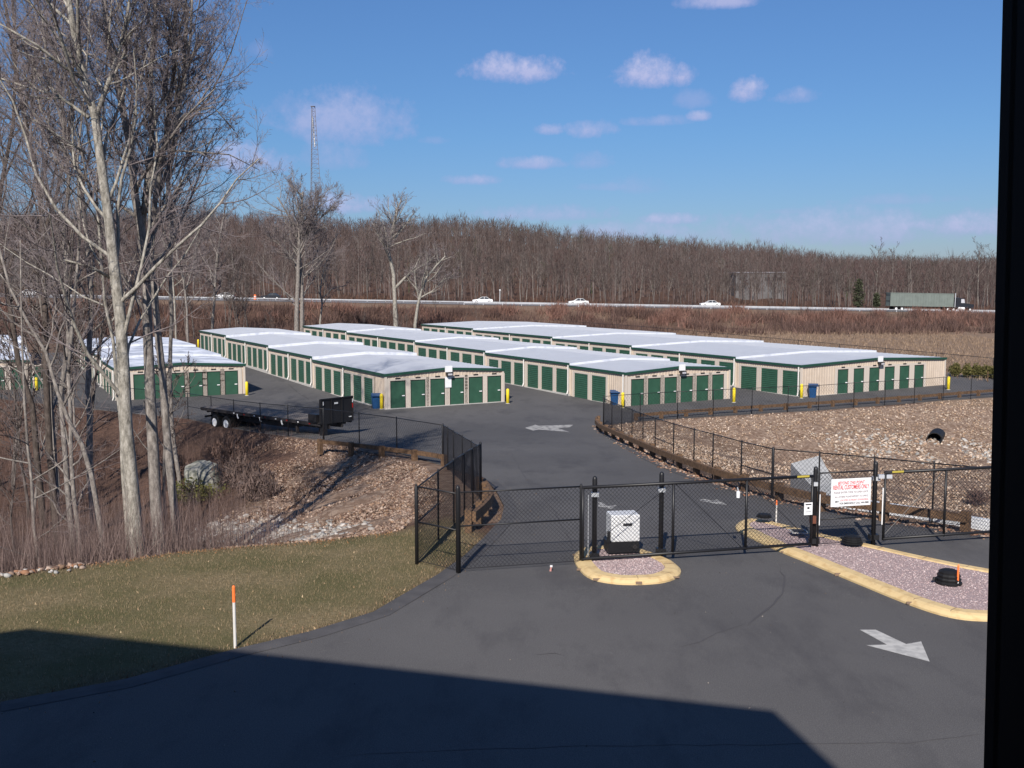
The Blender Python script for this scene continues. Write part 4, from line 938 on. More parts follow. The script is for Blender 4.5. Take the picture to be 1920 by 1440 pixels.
def truck():
    root = empty('semi_truck', (0,0,0), 0, 'semi truck with grey-green ribbed trailer and dark cab on the highway', 'truck')
    b = MB(); b.box((-7.2,0,2.55), (14.2,2.5,2.75))
    for x in np.arange(-14.1, -.3, .6): b.box((x,0,2.55), (.12,2.6,2.7))
    b.box((-7.2,0,3.96), (14.3,2.62,.12)); b.box((-7.2,0,1.16), (14.3,2.62,.14)); b.build('trailer_box', 'truck_grey', root)
    b = MB()
    for x in (-14.3,): b.box((x,-1.1,2.5), (.1,.1,2.8)); b.box((x,1.1,2.5), (.1,.1,2.8)); b.box((x,0,3.5), (.1,2.3,.1)); b.box((x,0,2.2), (.1,2.3,.1))
    b.box((-13.2,0,4.35), (1.6,.1,.1)); b.box((-13.9,0,4.2), (.1,.1,.5)); b.box((-12.4,0,4.2), (.1,.1,.5)); b.build('rear_frame', 'dark_steel', root)
    b = MB(); b.prism([(.5,.9),(3.3,.9),(3.3,1.1),(2.6,1.95),(2.3,2.95),(1.3,3.15),(.5,3.1)], Vector((1,0,0)), Vector((0,0,1)), Vector((0,1,0)), (0,-1.2,0), 2.4); b.build('cab', 'car_dark', root)
    b = MB(); b.prism([(2.75,.9),(4.6,.8),(4.65,1.55),(4.4,1.75),(2.75,1.95)], Vector((1,0,0)), Vector((0,0,1)), Vector((0,1,0)), (0,-1.0,0), 2.0); b.build('hood', 'car_dark', root)
    b = MB(); b.add([(2.45,-1.22,2.0),(2.28,-1.22,2.85),(1.6,-1.22,2.85),(1.6,-1.22,2.0)], [(0,1,2,3)]); b.build('window', 'lamp_glass', root)
    b = MB(); b.tube([(1.0,-1.15,.75),(2.4,-1.15,.75)], .34, 12); b.build('fuel_tank', 'rim', root)
    b = MB(); b.tube([(.35,-1.0,1),(.35,-1.0,4.1)], .09, 8); b.build('exhaust_stack', 'galv', root)
    b = MB(); b.box((-6,0,.95), (12,.9,.2)); b.box((2,0,.75), (5.2,.9,.25)); b.build('chassis', 'dark_steel', root)
    for x in (-12.9,-11.6,-1.3,0,3.7):
        for y in (-1.25, .7): w = MB(); w.tube([(x,y,.52),(x,y+.55,.52)], .52, 18); wo = w.build('wheel', 'rubber', root); r_ = MB(); yy = y-.015 if y < 0 else y+.55; r_.tube([(x,yy,.52),(x,yy+.02,.52)], .26, 12); r_.build('rim', 'rim', wo)
    hw_place(root, 1781, 5.5, 0)
truck()
# radio tower
def tower():
    p = at_depth(590,380,480); b0 = Vector((p.x, p.y, zs(p.x, p.y))); top = at_depth(587,200,480); H = top.z-b0.z
    root = empty('radio_tower', b0, 0, 'tall thin lattice radio mast rising from the wooded ridge', 'tower')
    def c(k, z): 
        t = z/H; r = 3.6*(1-t)**1.15+.95; a = 2*math.pi*k/3+.3; return Vector((r*math.cos(a), r*math.sin(a), z))
    for k in range(3):
        b = MB(); b.tube([c(k, H*i/12) for i in range(13)], .12, 5); b.build('leg', 'tower_steel', root)
    b = MB(); n = 30
    for i in range(n):
        z0 = H*i/n; z1 = H*(i+1)/n
        for k in range(3): b.bar(c(k,z0), c((k+1)%3,z1), .09); b.bar(c(k,z1), c((k+1)%3,z1), .09)
    b.build('bracing', 'tower_steel', root)
    b = MB(); b.tube([c(0,H*.72)+Vector((-1.2,0,0)), c(0,H*.93)+Vector((-1.4,0,0))], .3, 6); b.build('antenna', 'rail_white', root)
    b = MB(); b.box((0,0,H+.1), (1.9,1.9,.2)); b.build('platform', 'tower_steel', root)
tower()
# two far buildings in the woods
def far_building(px, py, Y, w, h, d, label):
    p = at_depth(px, py, Y); root = empty('far_building', (p.x, p.y, p.z-h), 0, label, 'building')
    b = MB(); b.box((0,0,h/2-3), (w,d,h+6)); b.build('wall', 'far_wall', root); b = MB(); b.box((0,0,h+.15), (w+.6,d+.6,.3)); b.build('roof', 'far_roof', root)
    for x in np.arange(-w/2+2, w/2-1, 4): q = MB(); q.box((x,-d/2-.03,h*.62), (1.6,.05,1.0)); q.build('window', 'car_glass', root)
far_building(75,470,300,16,7,10,'pale building glimpsed through the woods beyond the highway at left')
far_building(1420,512,330,16,5,10,'grey flat-topped building half hidden in the woods at right')

# ------------------------------------------------------------------ trees
class Tree:
    def __init__(s, seed): s.r = random.Random(seed); s.t = MB(); s.c = MB()
    def path(s, p, d, L, n, wig, up):
        pts = [p]; d = Vector(d).normalized(); st = L/n
        for i in range(n):
            d = Vector((d.x+s.r.gauss(0,wig), d.y+s.r.gauss(0,wig), d.z+s.r.gauss(0,wig)*.6+up)).normalized()
            q = pts[-1]; pts.append((q[0]+d.x*st, q[1]+d.y*st, q[2]+d.z*st))
        return pts
    def grow(s, pts, rads, lvl, L, spec):
        sides, = spec['sides'][lvl:lvl+1]
        (s.t if lvl < spec.get('trunk_lv', 2) else s.c).tube(pts, rads, sides, cap=(lvl == 0))
        if lvl+1 >= len(spec['n']): return
        n = spec['n'][lvl+1]; t0 = spec['t0'][lvl+1]; m = len(pts)-1
        for k in range(n):
            t = t0+(1-t0)*((k+s.r.random())/n); f = t*m; i = min(int(f), m-1); f -= i
            a, b = pts[i], pts[i+1]; p = (a[0]+(b[0]-a[0])*f, a[1]+(b[1]-a[1])*f, a[2]+(b[2]-a[2])*f)
            tg = Vector((b[0]-a[0], b[1]-a[1], b[2]-a[2])).normalized(); r = (rads[i]+(rads[i+1]-rads[i])*f)
            ang = R(s.r.uniform(*spec['ang'][lvl+1])); az = s.r.uniform(0, 2*math.pi)
            u = tg.orthogonal().normalized(); w = tg.cross(u); d = tg*math.cos(ang)+(u*math.cos(az)+w*math.sin(az))*math.sin(ang)
            if spec.get('right'): d.x += spec['right']*s.r.random()*(1 if lvl == 0 else 0)
            CL = L*spec['len'][lvl+1]*s.r.uniform(.65,1.2)*(1.05-.55*t); cr = min(r*.62, spec['rmax'][lvl+1])*s.r.uniform(.8,1.1)
            ns = spec['seg'][lvl+1]; cp = s.path(p, d, CL, ns, spec['wig'], spec['up'])
            s.grow(cp, [max(spec['rmin'], cr*(1-.75*j/ns)) for j in range(ns+1)], lvl+1, CL, spec)
BIG = dict(n=[0,19,10,9,6], t0=[0,.28,.15,.10,.1], ang=[0,(25,62),(25,65),(25,65),(20,65)], len=[1,.42,.48,.46,.52], rmax=[1,.060,.024,.009,.0055], rmin=.0033, seg=[0,7,5,4,3], wig=.16, up=.09, sides=[10,6,4,3,3])
def finish(T, root, bark, crown='twig'):
    a = T.t.build('trunk', bark, root, True); b = T.c.build('crown', crown, root); return root
def interp_path(pp, step=None):
    out = []
    for i in range(len(pp)-1):
        a, b = Vector(pp[i]), Vector(pp[i+1]); n = max(1, int((b-a).length/(step or 1.2)))
        for k in range(n): out.append(a.lerp(b, k/n))
    out.append(Vector(pp[-1])); return out
def hero(label, pxs, depth, r0, r1, seed, bark, spec=BIG, extra=(), group='tall bare trees left of the lawn', lean=0, **kw):
    """trunk follows the photographed trunk line at its real depth, standing in the ravine"""
    sp = dict(spec); sp.update(kw)
    P = [at_depth(x, y, depth+lean*i) for i, (x, y) in enumerate(pxs)]; P = P[::-1] if P[0].z > P[-1].z else P
    gz = zs(P[0].x, P[0].y)-.2
    if P[0].z > gz: P = [Vector((P[0].x+.05*(P[0].z-gz), P[0].y, gz))]+P
    root = empty('bare_tree', P[0], 0, label, 'tree', group); o = P[0].copy()
    pts = interp_path([p-o for p in P], 1.0); T = Tree(seed); n = len(pts)
    pts = [(p.x+T.r.gauss(0,.015), p.y+T.r.gauss(0,.02), p.z) for p in pts]; L = (P[-1]-P[0]).length
    T.grow(pts, [max(r1, r0+(r1-r0)*i/(n-1)) for i in range(n)], 0, L, sp)
    for (ex, er0, er1, dd) in extra:
        E = [at_depth(x, y, depth+dd*j/max(1,len(ex)-1)) for j, (x, y) in enumerate(ex)]; ep = interp_path([p-o for p in E], .8); m = len(ep); LL = (E[-1]-E[0]).length
        s2 = dict(sp); s2['n'] = [0]+[max(1, int(v)) for v in sp['n'][1:]]; s2['n'][1] = max(3, int(sp['n'][1]*min(1, LL/7))); s2['t0'] = [0,.12]+sp['t0'][2:]
        T.grow([tuple(p) for p in ep], [er0+(er1-er0)*j/(m-1) for j in range(m)], 0, LL*1.2, s2)
    return finish(T, root, bark)
hero('largest pale-barked tree with a gently curving trunk at the lawn edge', [(262,1056),(247,920),(238,800),(231,700),(224,600),(214,500),(204,430),(194,330),(178,220),(160,150),(138,60),(125,-20),(105,-160),(95,-300)], 28.5, .235, .05, 11, 'bark_pale',
     extra=[([(160,150),(120,125),(70,85),(0,45)], .06, .02, -1.5),([(166,220),(110,180),(40,160),(-20,140)], .05, .02, 1.5),([(178,225),(205,150),(225,90),(240,20),(250,-60)], .07, .03, 1),([(205,520),(170,500),(120,487)], .05, .02, -1.0),([(160,287),(95,245),(40,208)], .035, .012, -1)])
hero('grey tree with several upright limbs just right of the pale curved trunk', [(299,1052),(293,940),(288,850),(281,740),(277,640),(274,540),(266,430),(255,370),(245,280),(225,180),(205,80),(190,-40),(180,-200)], 30.5, .20, .05, 23, 'bark_mid', t0=[0,.38,.18,.12,.1], n=[0,14,9,7,5], len=[1,.34,.48,.46,.52],
     extra=[([(266,430),(275,350),(285,260),(282,160),(290,40),(300,-100)], .10, .04, 1.2),([(268,400),(300,300),(328,235),(345,160),(358,60),(362,-60)], .09, .03, 2.0),([(272,380),(295,275),(345,215),(400,200),(440,245)], .05, .015, 1.0),([(300,280),(370,285),(430,290),(485,318)], .035, .010, 1.0)])
hero('slender grey tree standing right of the twin grey trunks', [(328,960),(318,880),(310,790),(303,700),(296,620),(290,540),(285,480),(290,380),(310,260),(325,140),(330,20),(335,-120)], 33, .15, .04, 31, 'bark_mid', t0=[0,.42,.18,.12,.1], len=[1,.34,.48,.46,.52], extra=[([(290,380),(325,290),(340,180),(348,90),(350,0)], .06, .02, 1.5)])
hero('thin bright-barked tree close beside the largest pale trunk', [(242,1040),(236,960),(231,880),(228,800),(222,740),(212,640),(196,560),(185,450),(180,350),(190,240),(200,120),(210,0)], 30, .075, .02, 37, 'bark_pale', t0=[0,.5,.2,.15,.1], n=[0,10,6,5,4])
hero('pale leaning tree slanting down to the right in the ravine', [(186,965),(172,890),(155,835),(130,790),(108,735),(85,660),(50,600),(20,540),(-5,460)], 36, .11, .04, 41, 'bark_mid', t0=[0,.55,.2,.15,.1], n=[0,8,6,4,3])
hero('thin tree standing at the left end of the lawn edge', [(72,1058),(65,990),(60,900),(50,830),(47,760),(44,660),(40,560),(38,450)], 31, .06, .02, 43, 'bark_mid', t0=[0,.12,.2,.15,.1], n=[0,12,6,4,3], ang=[0,(55,85),(25,60),(20,60),(20,60)])
hero('dark straight tree near the left edge crossing the highway', [(92,840),(88,760),(86,680),(84,600),(85,500),(80,420),(70,330),(50,240),(30,130),(10,0),(0,-120)], 44, .17, .05, 47, 'bark_dark', t0=[0,.35,.18,.12,.1], extra=[([(82,440),(105,370),(120,300),(135,200),(140,60)], .09, .03, 1)])
hero('grey tree with a tapering trunk left of the big pale trunk', [(170,900),(168,820),(165,740),(168,640),(172,560),(162,440),(150,330),(120,230),(105,120),(100,-20)], 47, .17, .05, 53, 'bark_mid', t0=[0,.35,.18,.12,.1])
hero('upright grey tree rising behind the leaning pale one', [(127,920),(120,820),(114,740),(128,640),(126,540),(120,440),(128,340),(118,240),(90,140),(80,20)], 42, .13, .04, 59, 'bark_mid', t0=[0,.35,.18,.12,.1])
hero('bare tree at the left picture edge leaning inward', [(60,760),(35,680),(22,600),(8,520),(-10,440),(5,330),(25,230),(30,100),(20,-60)], 48, .16, .05, 61, 'bark_dark', t0=[0,.35,.18,.12,.1])
hero('grey stem between the leaning tree and the pale trunk', [(140,930),(133,850),(132,770),(128,700)], 40, .10, .07, 67, 'bark_mid', t0=[0,.3,.2,.15,.1], n=[0,10,6,5,4], extra=[([(128,700),(140,560),(150,440),(145,300),(160,160),(170,0)], .07, .03, 1)])
hero('leafless tree filling the gap left of the twin trunks', [(335,900),(322,800),(318,700),(322,600),(318,500),(322,420),(315,330),(335,230),(345,120),(350,0),(345,-120)], 52, .12, .04, 71, 'bark_mid', t0=[0,.35,.18,.12,.1])

# named mid-distance trees in front of the highway
MID = dict(n=[0,14,7,6,4], t0=[0,.30,.15,.12,.1], ang=[0,(25,60),(22,58),(22,60),(20,60)], len=[1,.42,.5,.5,.5], rmax=[1,.16,.07,.03,.018], rmin=.014, seg=[0,6,4,3,2], wig=.16, up=.09, sides=[8,5,4,3,3])
hero('tall double-stemmed tree in front of the highway left of the radio mast', [(556,628),(557,560),(560,480),(562,430),(568,360)], 160, .42, .16, 81, 'bark_mid', MID, group='bare trees in front of the highway', n=[0,19,8,7,4], ang=[0,(30,65),(22,58),(22,60),(20,60)], len=[1,.50,.5,.5,.5], rmax=[1,.12,.05,.022,.014], rmin=.011, t0=[0,.45,.15,.12,.1], extra=[([(566,628),(566,540),(562,470),(545,410),(520,370)], .35, .10, 3),([(560,480),(590,420),(615,395),(635,385)], .16, .06, 2),([(561,470),(585,410),(598,370)], .14, .05, 0),([(561,500),(525,460),(500,440)], .14, .05, -2)])
hero('pale forked tree in front of the highway right of the radio mast', [(742,613),(740,560),(738,515),(728,470),(738,420),(745,390)], 168, .42, .15, 83, 'bark_pale', MID, group='bare trees in front of the highway', n=[0,15,8,6,4], t0=[0,.55,.15,.12,.1], rmax=[1,.12,.05,.022,.014], rmin=.011, len=[1,.46,.5,.5,.5], extra=[([(741,540),(765,515),(795,495),(815,480)], .25, .07, 2),([(735,495),(715,450),(700,420)], .18, .06, -2),([(738,450),(762,420),(775,400)], .14, .05, 1)])
hero('leaning pale tree in front of the highway beside the forked one', [(778,610),(784,570),(790,545),(800,520),(818,498),(835,480)], 168, .30, .10, 89, 'bark_pale', MID, group='bare trees in front of the highway', extra=[([(785,560),(812,545),(835,522),(855,520)], .14, .04, 2)])
hero('slanting pale sapling right of the double-stemmed tree', [(600,605),(604,570),(600,545),(608,500),(622,470)], 170, .18, .06, 97, 'bark_pale', MID, group='bare trees in front of the highway', n=[0,9,6,5,3], extra=[([(604,560),(625,540),(650,535)], .09, .03, 2)])
hero('forked tree standing between the highway and the patchy roof', [(352,640),(350,580),(345,530),(332,480),(325,420),(322,380)], 150, .20, .08, 101, 'bark_mid', MID, group='bare trees in front of the highway', extra=[([(348,545),(362,500),(370,450),(372,400)], .13, .04, 2)])
hero('spreading tree over the highway left of the double-stemmed tree', [(398,618),(402,560),(405,500),(412,450),(420,400),(425,380)], 165, .25, .10, 103, 'bark_mid', MID, group='bare trees in front of the highway', n=[0,16,8,6,5])
hero('slim tree right of the slender grey ravine tree', [(330,640),(327,560),(322,500),(318,440),(330,400)], 150, .16, .08, 107, 'bark_pale', MID, group='bare trees in front of the highway')

# prototypes for the copies
def proto(seed, H, r0, nn, crown='twig', bark='bark_mid', fork=False, t0=.3, rmin=.02, ang=(20,50)):
    T = Tree(seed); sp = dict(MID); sp['n'] = [0]+nn; sp['t0'] = [0,t0,.15,.12,.1]; sp['rmin'] = rmin; sp['ang'] = [0,ang,(22,58),(22,60),(20,60)]; sp['rmax'] = [1,.12,.05,.03,.02]
    pts = T.path((0,0,-.4), (T.r.uniform(-.06,.06),T.r.uniform(-.06,.06),1), H, 9, .045, .05); T.grow(pts, [max(.03, r0*(1-.85*i/9)) for i in range(10)], 0, H, sp)
    me1 = T.t; me2 = T.c
    root = bpy.data.objects.new('bare_tree', None); col.objects.link(root); me1.build('trunk', bark, root, True); me2.build('crown', crown, root); return root
protos = [proto(201,15,.17,[13,6,5],'twig_far','bark_far'), proto(202,17,.2,[14,6,5],'twig_far','bark_far',t0=.4), proto(203,13,.13,[12,6,4],'twig_far','bark_far_pale',t0=.35), proto(204,16,.16,[12,6,5],'twig_far','bark_far_pale',t0=.45), proto(205,11,.1,[12,6,4],'twig_far','bark_far',t0=.25), proto(206,15,.15,[12,6,5],'twig_red','bark_far',t0=.35)]
used = set()
def place(k, x, y, z, s, rz, label, group):
    o = protos[k] if k not in used else copy_tree(protos[k]); used.add(k)
    o.location = (x, y, z); o.scale = (s*rnd.uniform(.9,1.15), s*rnd.uniform(.9,1.15), s); o.rotation_euler = (0,0,rz); tag(o, label, 'tree', group); return o
# wood edge beyond the highway
KL = ['grey bare tree in the wood edge beyond the highway','taller grey bare tree in the wood edge beyond the highway','small pale-stemmed tree in the wood edge beyond the highway','pale straight-stemmed tree in the wood edge beyond the highway','low twiggy grey tree in the wood edge beyond the highway','reddish-twigged bare tree in the wood edge beyond the highway']
rows = [(30,0),(37,.5),(46,.25)]
cnt = 0
for (dy, ph) in rows:
    n = 84 if dy < 40 else 66
    for i in range(n):
        px = -60+(2010)*(i+ph+rnd.uniform(-.35,.35))/n; Y = 250.0; k_ = (px-960)/F
        for _ in range(4): X = k_*Y; Y = hwy(X)+dy+1
        Y += rnd.uniform(-2.5,2.5); X = k_*Y
        kk = rnd.choice([0,0,1,2,3,3,4,5]) if px < 1000 else rnd.choice([0,2,4,5,5,5,1,3])
        s = rnd.uniform(.70,.95)*(1.0 if px < 1100 else .84)
        place(kk, X, Y, zs(X, Y), s, rnd.uniform(0,6.28), KL[kk], 'bare trees in the wood edge beyond the highway'); cnt += 1
# ravine and embankment trees on the near side of the highway (left)
NL = ['grey bare tree on the bank below the highway at left','tall grey bare tree on the bank below the highway at left','small pale-stemmed tree on the bank below the highway at left','pale straight tree on the bank below the highway at left','low twiggy tree on the bank below the highway at left','reddish bare tree on the bank below the highway at left']
for i in range(60):
    px = rnd.uniform(-60, 470) if i < 46 else rnd.uniform(470, 900); Y = rnd.uniform(152, 200); X = (px-960)/F*Y; kk = rnd.choice([0,2,3,4,2,4,1]); s = rnd.uniform(.45,.95) if i < 46 else rnd.uniform(.22,.38)
    place(kk, X, Y, zs(X, Y), s, rnd.uniform(0,6.28), NL[kk], 'bare trees on the near highway bank')
# more ravine trees
RL = 'slim bare tree deep in the wooded ravine'
for i in range(15):
    px = rnd.uniform(-80, 330); Y = rnd.uniform(40, 82); X = (px-960)/F*Y
    if X > -14 or (Y > 70 and X > -26): continue
    ins = seg_info(np.array([X]), np.array([Y]), RAVINE)[0][0]
    if not ins: continue
    kk = rnd.choice([4,2,0,3]); place(kk, X, Y, zs(X, Y), rnd.uniform(.45,.95), rnd.uniform(0,6.28), ['slim grey tree deep in the wooded ravine','','thin pale-stemmed tree deep in the wooded ravine','straight pale tree deep in the wooded ravine','low twiggy tree deep in the wooded ravine'][kk], 'slim trees in the wooded ravine')
# pale crowns at the right end
for i, px in enumerate((1640,1668,1700,1832,1850)):
    Y = 262; X = (px-960)/F*Y; place(3, X, Y, zs(X, Y), [.98,.92,.8,1.02,.9][i], i*1.3, 'pale tall tree standing above the wood edge at the far right', 'pale trees above the right wood edge')

# ------------------------------------------------------------------ the wooded hillside (one mass)
def forest():
    rs = np.random.RandomState(12); n = 9000
    d = 262+(760-262)*rs.rand(n)**.8; px = rs.uniform(-160, 2080, n); X = (px-960)/F*d; Y = d
    Z = zt(X, Y)+0.0; Hh = rs.uniform(8.5, 13.5, n)*np.where(rs.rand(n) < .06, 1.25, 1)
    V = []; Fc = []
    m = 34
    base = np.zeros((n*m, 3, 3)); idx = np.repeat(np.arange(n), m)
    t = rs.rand(n*m)*.72+.20; h = Hh[idx]; ang = rs.uniform(0, 2*np.pi, n*m); tilt = rs.uniform(.15,.75,n*m); ln = h*rs.uniform(.16,.34,n*m)*(1.1-.5*t)
    ax = X[idx]; ay = Y[idx]; az = Z[idx]+h*t; spread = h*.16*(1-np.abs(t-.55))*rs.rand(n*m)
    ax = ax+np.cos(ang)*spread; ay = ay+np.sin(ang)*spread
    ex = ax+np.cos(ang)*np.sin(tilt)*ln; ey = ay+np.sin(ang)*np.sin(tilt)*ln; ez = az+np.cos(tilt)*ln
    w = rs.uniform(.03,.08,n*m)*(.5+d[idx]/500); wa = rs.uniform(0, np.pi, n*m)
    A = np.stack([ax-np.cos(wa)*w, ay-np.sin(wa)*w, az], 1); B = np.stack([ax+np.cos(wa)*w, ay+np.sin(wa)*w, az], 1); C = np.stack([ex, ey, ez], 1)
    V1 = np.stack([A, B, C], 1).reshape(-1, 3)
    # stems: three-sided tapering spikes
    st = []
    for k in range(3):
        a0 = 2*np.pi*k/3; a1 = 2*np.pi*(k+1)/3; r = .13+.00012*d
        st.append(np.stack([np.stack([X+r*np.cos(a0), Y+r*np.sin(a0), Z-1], 1), np.stack([X+r*np.cos(a1), Y+r*np.sin(a1), Z-1], 1), np.stack([X+rs.normal(0,.2,n)*0, Y, Z+Hh], 1)], 1))
    V2 = np.concatenate(st).reshape(-1, 3); V = np.concatenate([V1, V2]); Fq = np.arange(len(V)).reshape(-1, 3)
    # per-tree colour
    patch = .5+.5*np.sin(X*.021+1.7*np.sin(Y*.013))*np.cos(Y*.017-.4)
    c = np.array([.084,.066,.060])*(1-patch[:,None]*.5)+np.array([.105,.068,.064])*patch[:,None]*.5; c = c*rs.uniform(.7,1.35,(n,1)); gr = rs.rand(n) < .12; c[gr] = np.array([.125,.108,.10]); ev = rs.rand(n) < .01; c[ev] = np.array([.045,.055,.03])
    T1 = np.repeat(c[idx], 3, axis=0); stc = np.clip(c*1.5, 0, .32); T2 = np.concatenate([np.repeat(stc, 3, axis=0)]*3)
    o = np_mesh('woods', V, Fq, 'blade', np.concatenate([T1, T2])); tag(o, 'brown leafless woods covering the long hillside beyond the highway', 'woods', kind='stuff')
forest()

# ------------------------------------------------------------------ brush, rocks, grass, small plants
def shoots(name, pts, hmin, hmax, w, c0, c1, label, cat, per=1, lean=.35, seed=1, up=1.0):
    rs = np.random.RandomState(seed); P = np.repeat(pts, per, axis=0); n = len(P); P = P+np.stack([rs.normal(0,.12,n), rs.normal(0,.12,n), np.zeros(n)], 1)*(per > 1)
    h = rs.uniform(hmin, hmax, n); a = rs.uniform(0, 2*np.pi, n); tl = np.abs(rs.normal(0, lean, n)); wa = rs.uniform(0, np.pi, n); ww = w*rs.uniform(.6,1.4,n)
    tip = P+np.stack([np.cos(a)*tl*h, np.sin(a)*tl*h, h*up], 1); dv = np.stack([np.cos(wa)*ww, np.sin(wa)*ww, np.zeros(n)], 1)
    A = P-dv; B = P+dv; A[:,2] -= .05; B[:,2] -= .05; V = np.stack([A, B, tip], 1).reshape(-1, 3)
    t = rs.rand(n, 1)*rs.uniform(.75,1.15,(n,1)); c = np.array(c0)*(1-t)+np.array(c1)*t
    o = np_mesh(name, V, np.arange(len(V)).reshape(-1,3), 'blade', np.repeat(c, 3, axis=0)); return tag(o, label, cat, kind='stuff')
def scatter(n, x0, x1, y0, y1, seed, cond=None):
    rs = np.random.RandomState(seed); x = rs.uniform(x0, x1, n); y = rs.uniform(y0, y1, n)
    if cond is not None: k = cond(x, y, rs); x = x[k]; y = y[k]
    return np.stack([x, y, zt(x, y)], 1)
def inR(x, y): return seg_info(x, y, RAVINE)[0]
def inB(x, y): return seg_info(x, y, BASIN)[0]
# ravine brush
P = scatter(34000, -50, -5, 30, 86, 5, lambda x, y, rs: inR(x, y) & (x < -8.5-(y-30)*.10+rs.normal(0,1.2,len(x))) & (rs.rand(len(x)) < np.clip(.35+.65*(np.sin(x*.7)+np.cos(y*.6+x*.3))*.5+.3, .1, 1)))
shoots('undergrowth', P, .2, 1.0, .008, (.065,.040,.034), (.17,.115,.098), 'brown thorny undergrowth filling the ravine under the trees', 'undergrowth', per=3, lean=.7, seed=6)
P = scatter(4200, -24, -5.4, 25.5, 33.5, 8, lambda x, y, rs: inR(x, y) & (rs.rand(len(x)) < np.clip((-6.2-x)/4, .03, 1)))
shoots('undergrowth', P, .5, 2.5, .0055, (.10,.068,.062), (.22,.165,.15), 'tall purplish stems of brush rising behind the lawn edge', 'undergrowth', per=3, lean=.28, seed=9)
# bank brush below the highway
def bank(x, y, rs): hy = hwy(x); return (y > hy-46) & (y < hy-9) & (rs.rand(len(x)) < .35+.5*(np.sin(x*.22+y*.1)*np.cos(x*.071+1)))
P = scatter(52000, -130, 125, 150, 212, 10, bank)
cl = np.random.RandomState(77); cx = cl.uniform(-125,125,260); cy = hwy(cx)-cl.uniform(11,44,260); cr = cl.uniform(1.5,4.5,260); ci = cl.randint(0,260,16000); qx = cx[ci]+cl.normal(0,1,16000)*cr[ci]*.5; qy = cy[ci]+cl.normal(0,1,16000)*cr[ci]*.4
P2 = np.stack([qx, qy, zt(qx, qy)], 1)
shoots('bank_shrubbery', P2, .8, 2.6, .06, (.060,.038,.034), (.15,.095,.08), 'dark rounded thickets dotted over the bank below the highway', 'shrubbery', per=2, lean=.5, seed=78)
shoots('bank_shrubbery', P, .3, 1.1, .055, (.085,.055,.045), (.22,.145,.11), 'red-brown shrubbery covering the bank below the highway', 'shrubbery', per=2, lean=.55, seed=11)
cl = np.random.RandomState(79); cx = np.concatenate([cl.uniform(8,125,70), cl.uniform(-130,8,18)]); cy = hwy(cx)-cl.uniform(9,24,88); cr = cl.uniform(1.0,3.4,88); ci = cl.randint(0,88,9000); qx = cx[ci]+cl.normal(0,1,9000)*cr[ci]*.6; qy = cy[ci]+cl.normal(0,1,9000)*cr[ci]*.4
P2 = np.stack([qx, qy, zt(qx, qy)], 1)
shoots('bank_shrubbery', P2, .7, 2.2, .07, (.13,.068,.055), (.25,.145,.115), 'rust-coloured oak scrub clumps on the bank below the highway', 'shrubbery', per=2, lean=.6, seed=80)
P = scatter(9000, -130, 125, 185, 225, 12, lambda x, y, rs: (np.abs(y-(hwy(x)-13)) < 5) & (rs.rand(len(x)) < np.clip(np.sin(x*.31)+.2,0.05,1)) & (x > 5))
shoots('bank_shrubbery', P, .4, 1.7, .06, (.15,.08,.055), (.28,.17,.125), 'rust-coloured leafy scrub along the top of the highway bank', 'shrubbery', per=1, lean=.6, seed=13)
P = scatter(9000, -200, 200, 240, 262, 14, lambda x, y, rs: (y > hwy(x)+27) & (rs.rand(len(x)) < np.clip(.4+.6*np.sin(x*.13), .1, 1)))
shoots('woodland_undergrowth', P, .5, 2.4, .07, (.07,.045,.036), (.15,.085,.062), 'russet undergrowth at the foot of the wood beyond the highway', 'undergrowth', per=2, lean=.6, seed=15)
P = scatter(15000, 18, 75, 92, 186, 16, lambda x, y, rs: (y > 84+(50-x)*2.0+6))
shoots('field_grass', P, .15, .5, .05, (.15,.105,.075), (.31,.225,.16), 'dry tan grass of the field beyond the far fence', 'grass', per=2, lean=.5, seed=17)
# lawn blades
rs_ = np.random.RandomState(18); P = scatter(60000, -17, 1, 14.5, 31.5, 18, lambda x, y, rs: seg_info(x, y, LAWN)[0])
shoots('lawn_grass', P, .025, .07, .008, (.125,.100,.05), (.34,.255,.165), 'short winter lawn grass in the foreground', 'grass', per=2, lean=.8, seed=19)

def along(pts, n, w, seed):
    rs = np.random.RandomState(seed); out = []
    for _ in range(n):
        i = rs.randint(len(pts)-1); t = rs.rand(); a = pts[i]; b = pts[i+1]; out.append((a[0]+(b[0]-a[0])*t+rs.normal(0,w), a[1]+(b[1]-a[1])*t+rs.normal(0,w)))
    out = np.array(out); return np.stack([out[:,0], out[:,1], zt(out[:,0], out[:,1])], 1)
ICO_V = []; t_ = (1+5**.5)/2
for a in (-1,1):
    for b in (-t_,t_): ICO_V += [(0,a,b),(a,b,0),(b,0,a)]
ICO_V = np.array(ICO_V)/np.linalg.norm(ICO_V[0])
def _hull():
    fs = []; n = 12; import itertools
    el = min(np.linalg.norm(ICO_V[0]-ICO_V[j]) for j in range(1,12))*1.05
    for i, j, k in itertools.combinations(range(12), 3):
        if all(np.linalg.norm(ICO_V[a]-ICO_V[b]) < el for a, b in ((i,j),(j,k),(i,k))):
            nn = np.cross(ICO_V[j]-ICO_V[i], ICO_V[k]-ICO_V[i]); fs.append((i,j,k) if nn.dot(ICO_V[i]) > 0 else (i,k,j))
    return np.array(fs)
I_V, I_F = ICO_V, _hull()
OCT_V = np.array([(1,0,0),(-1,0,0),(0,1,0),(0,-1,0),(0,0,1),(0,0,-1)], float)
OCT_F = np.array([(0,2,4),(2,1,4),(1,3,4),(3,0,4),(2,0,5),(1,2,5),(3,1,5),(0,3,5)])
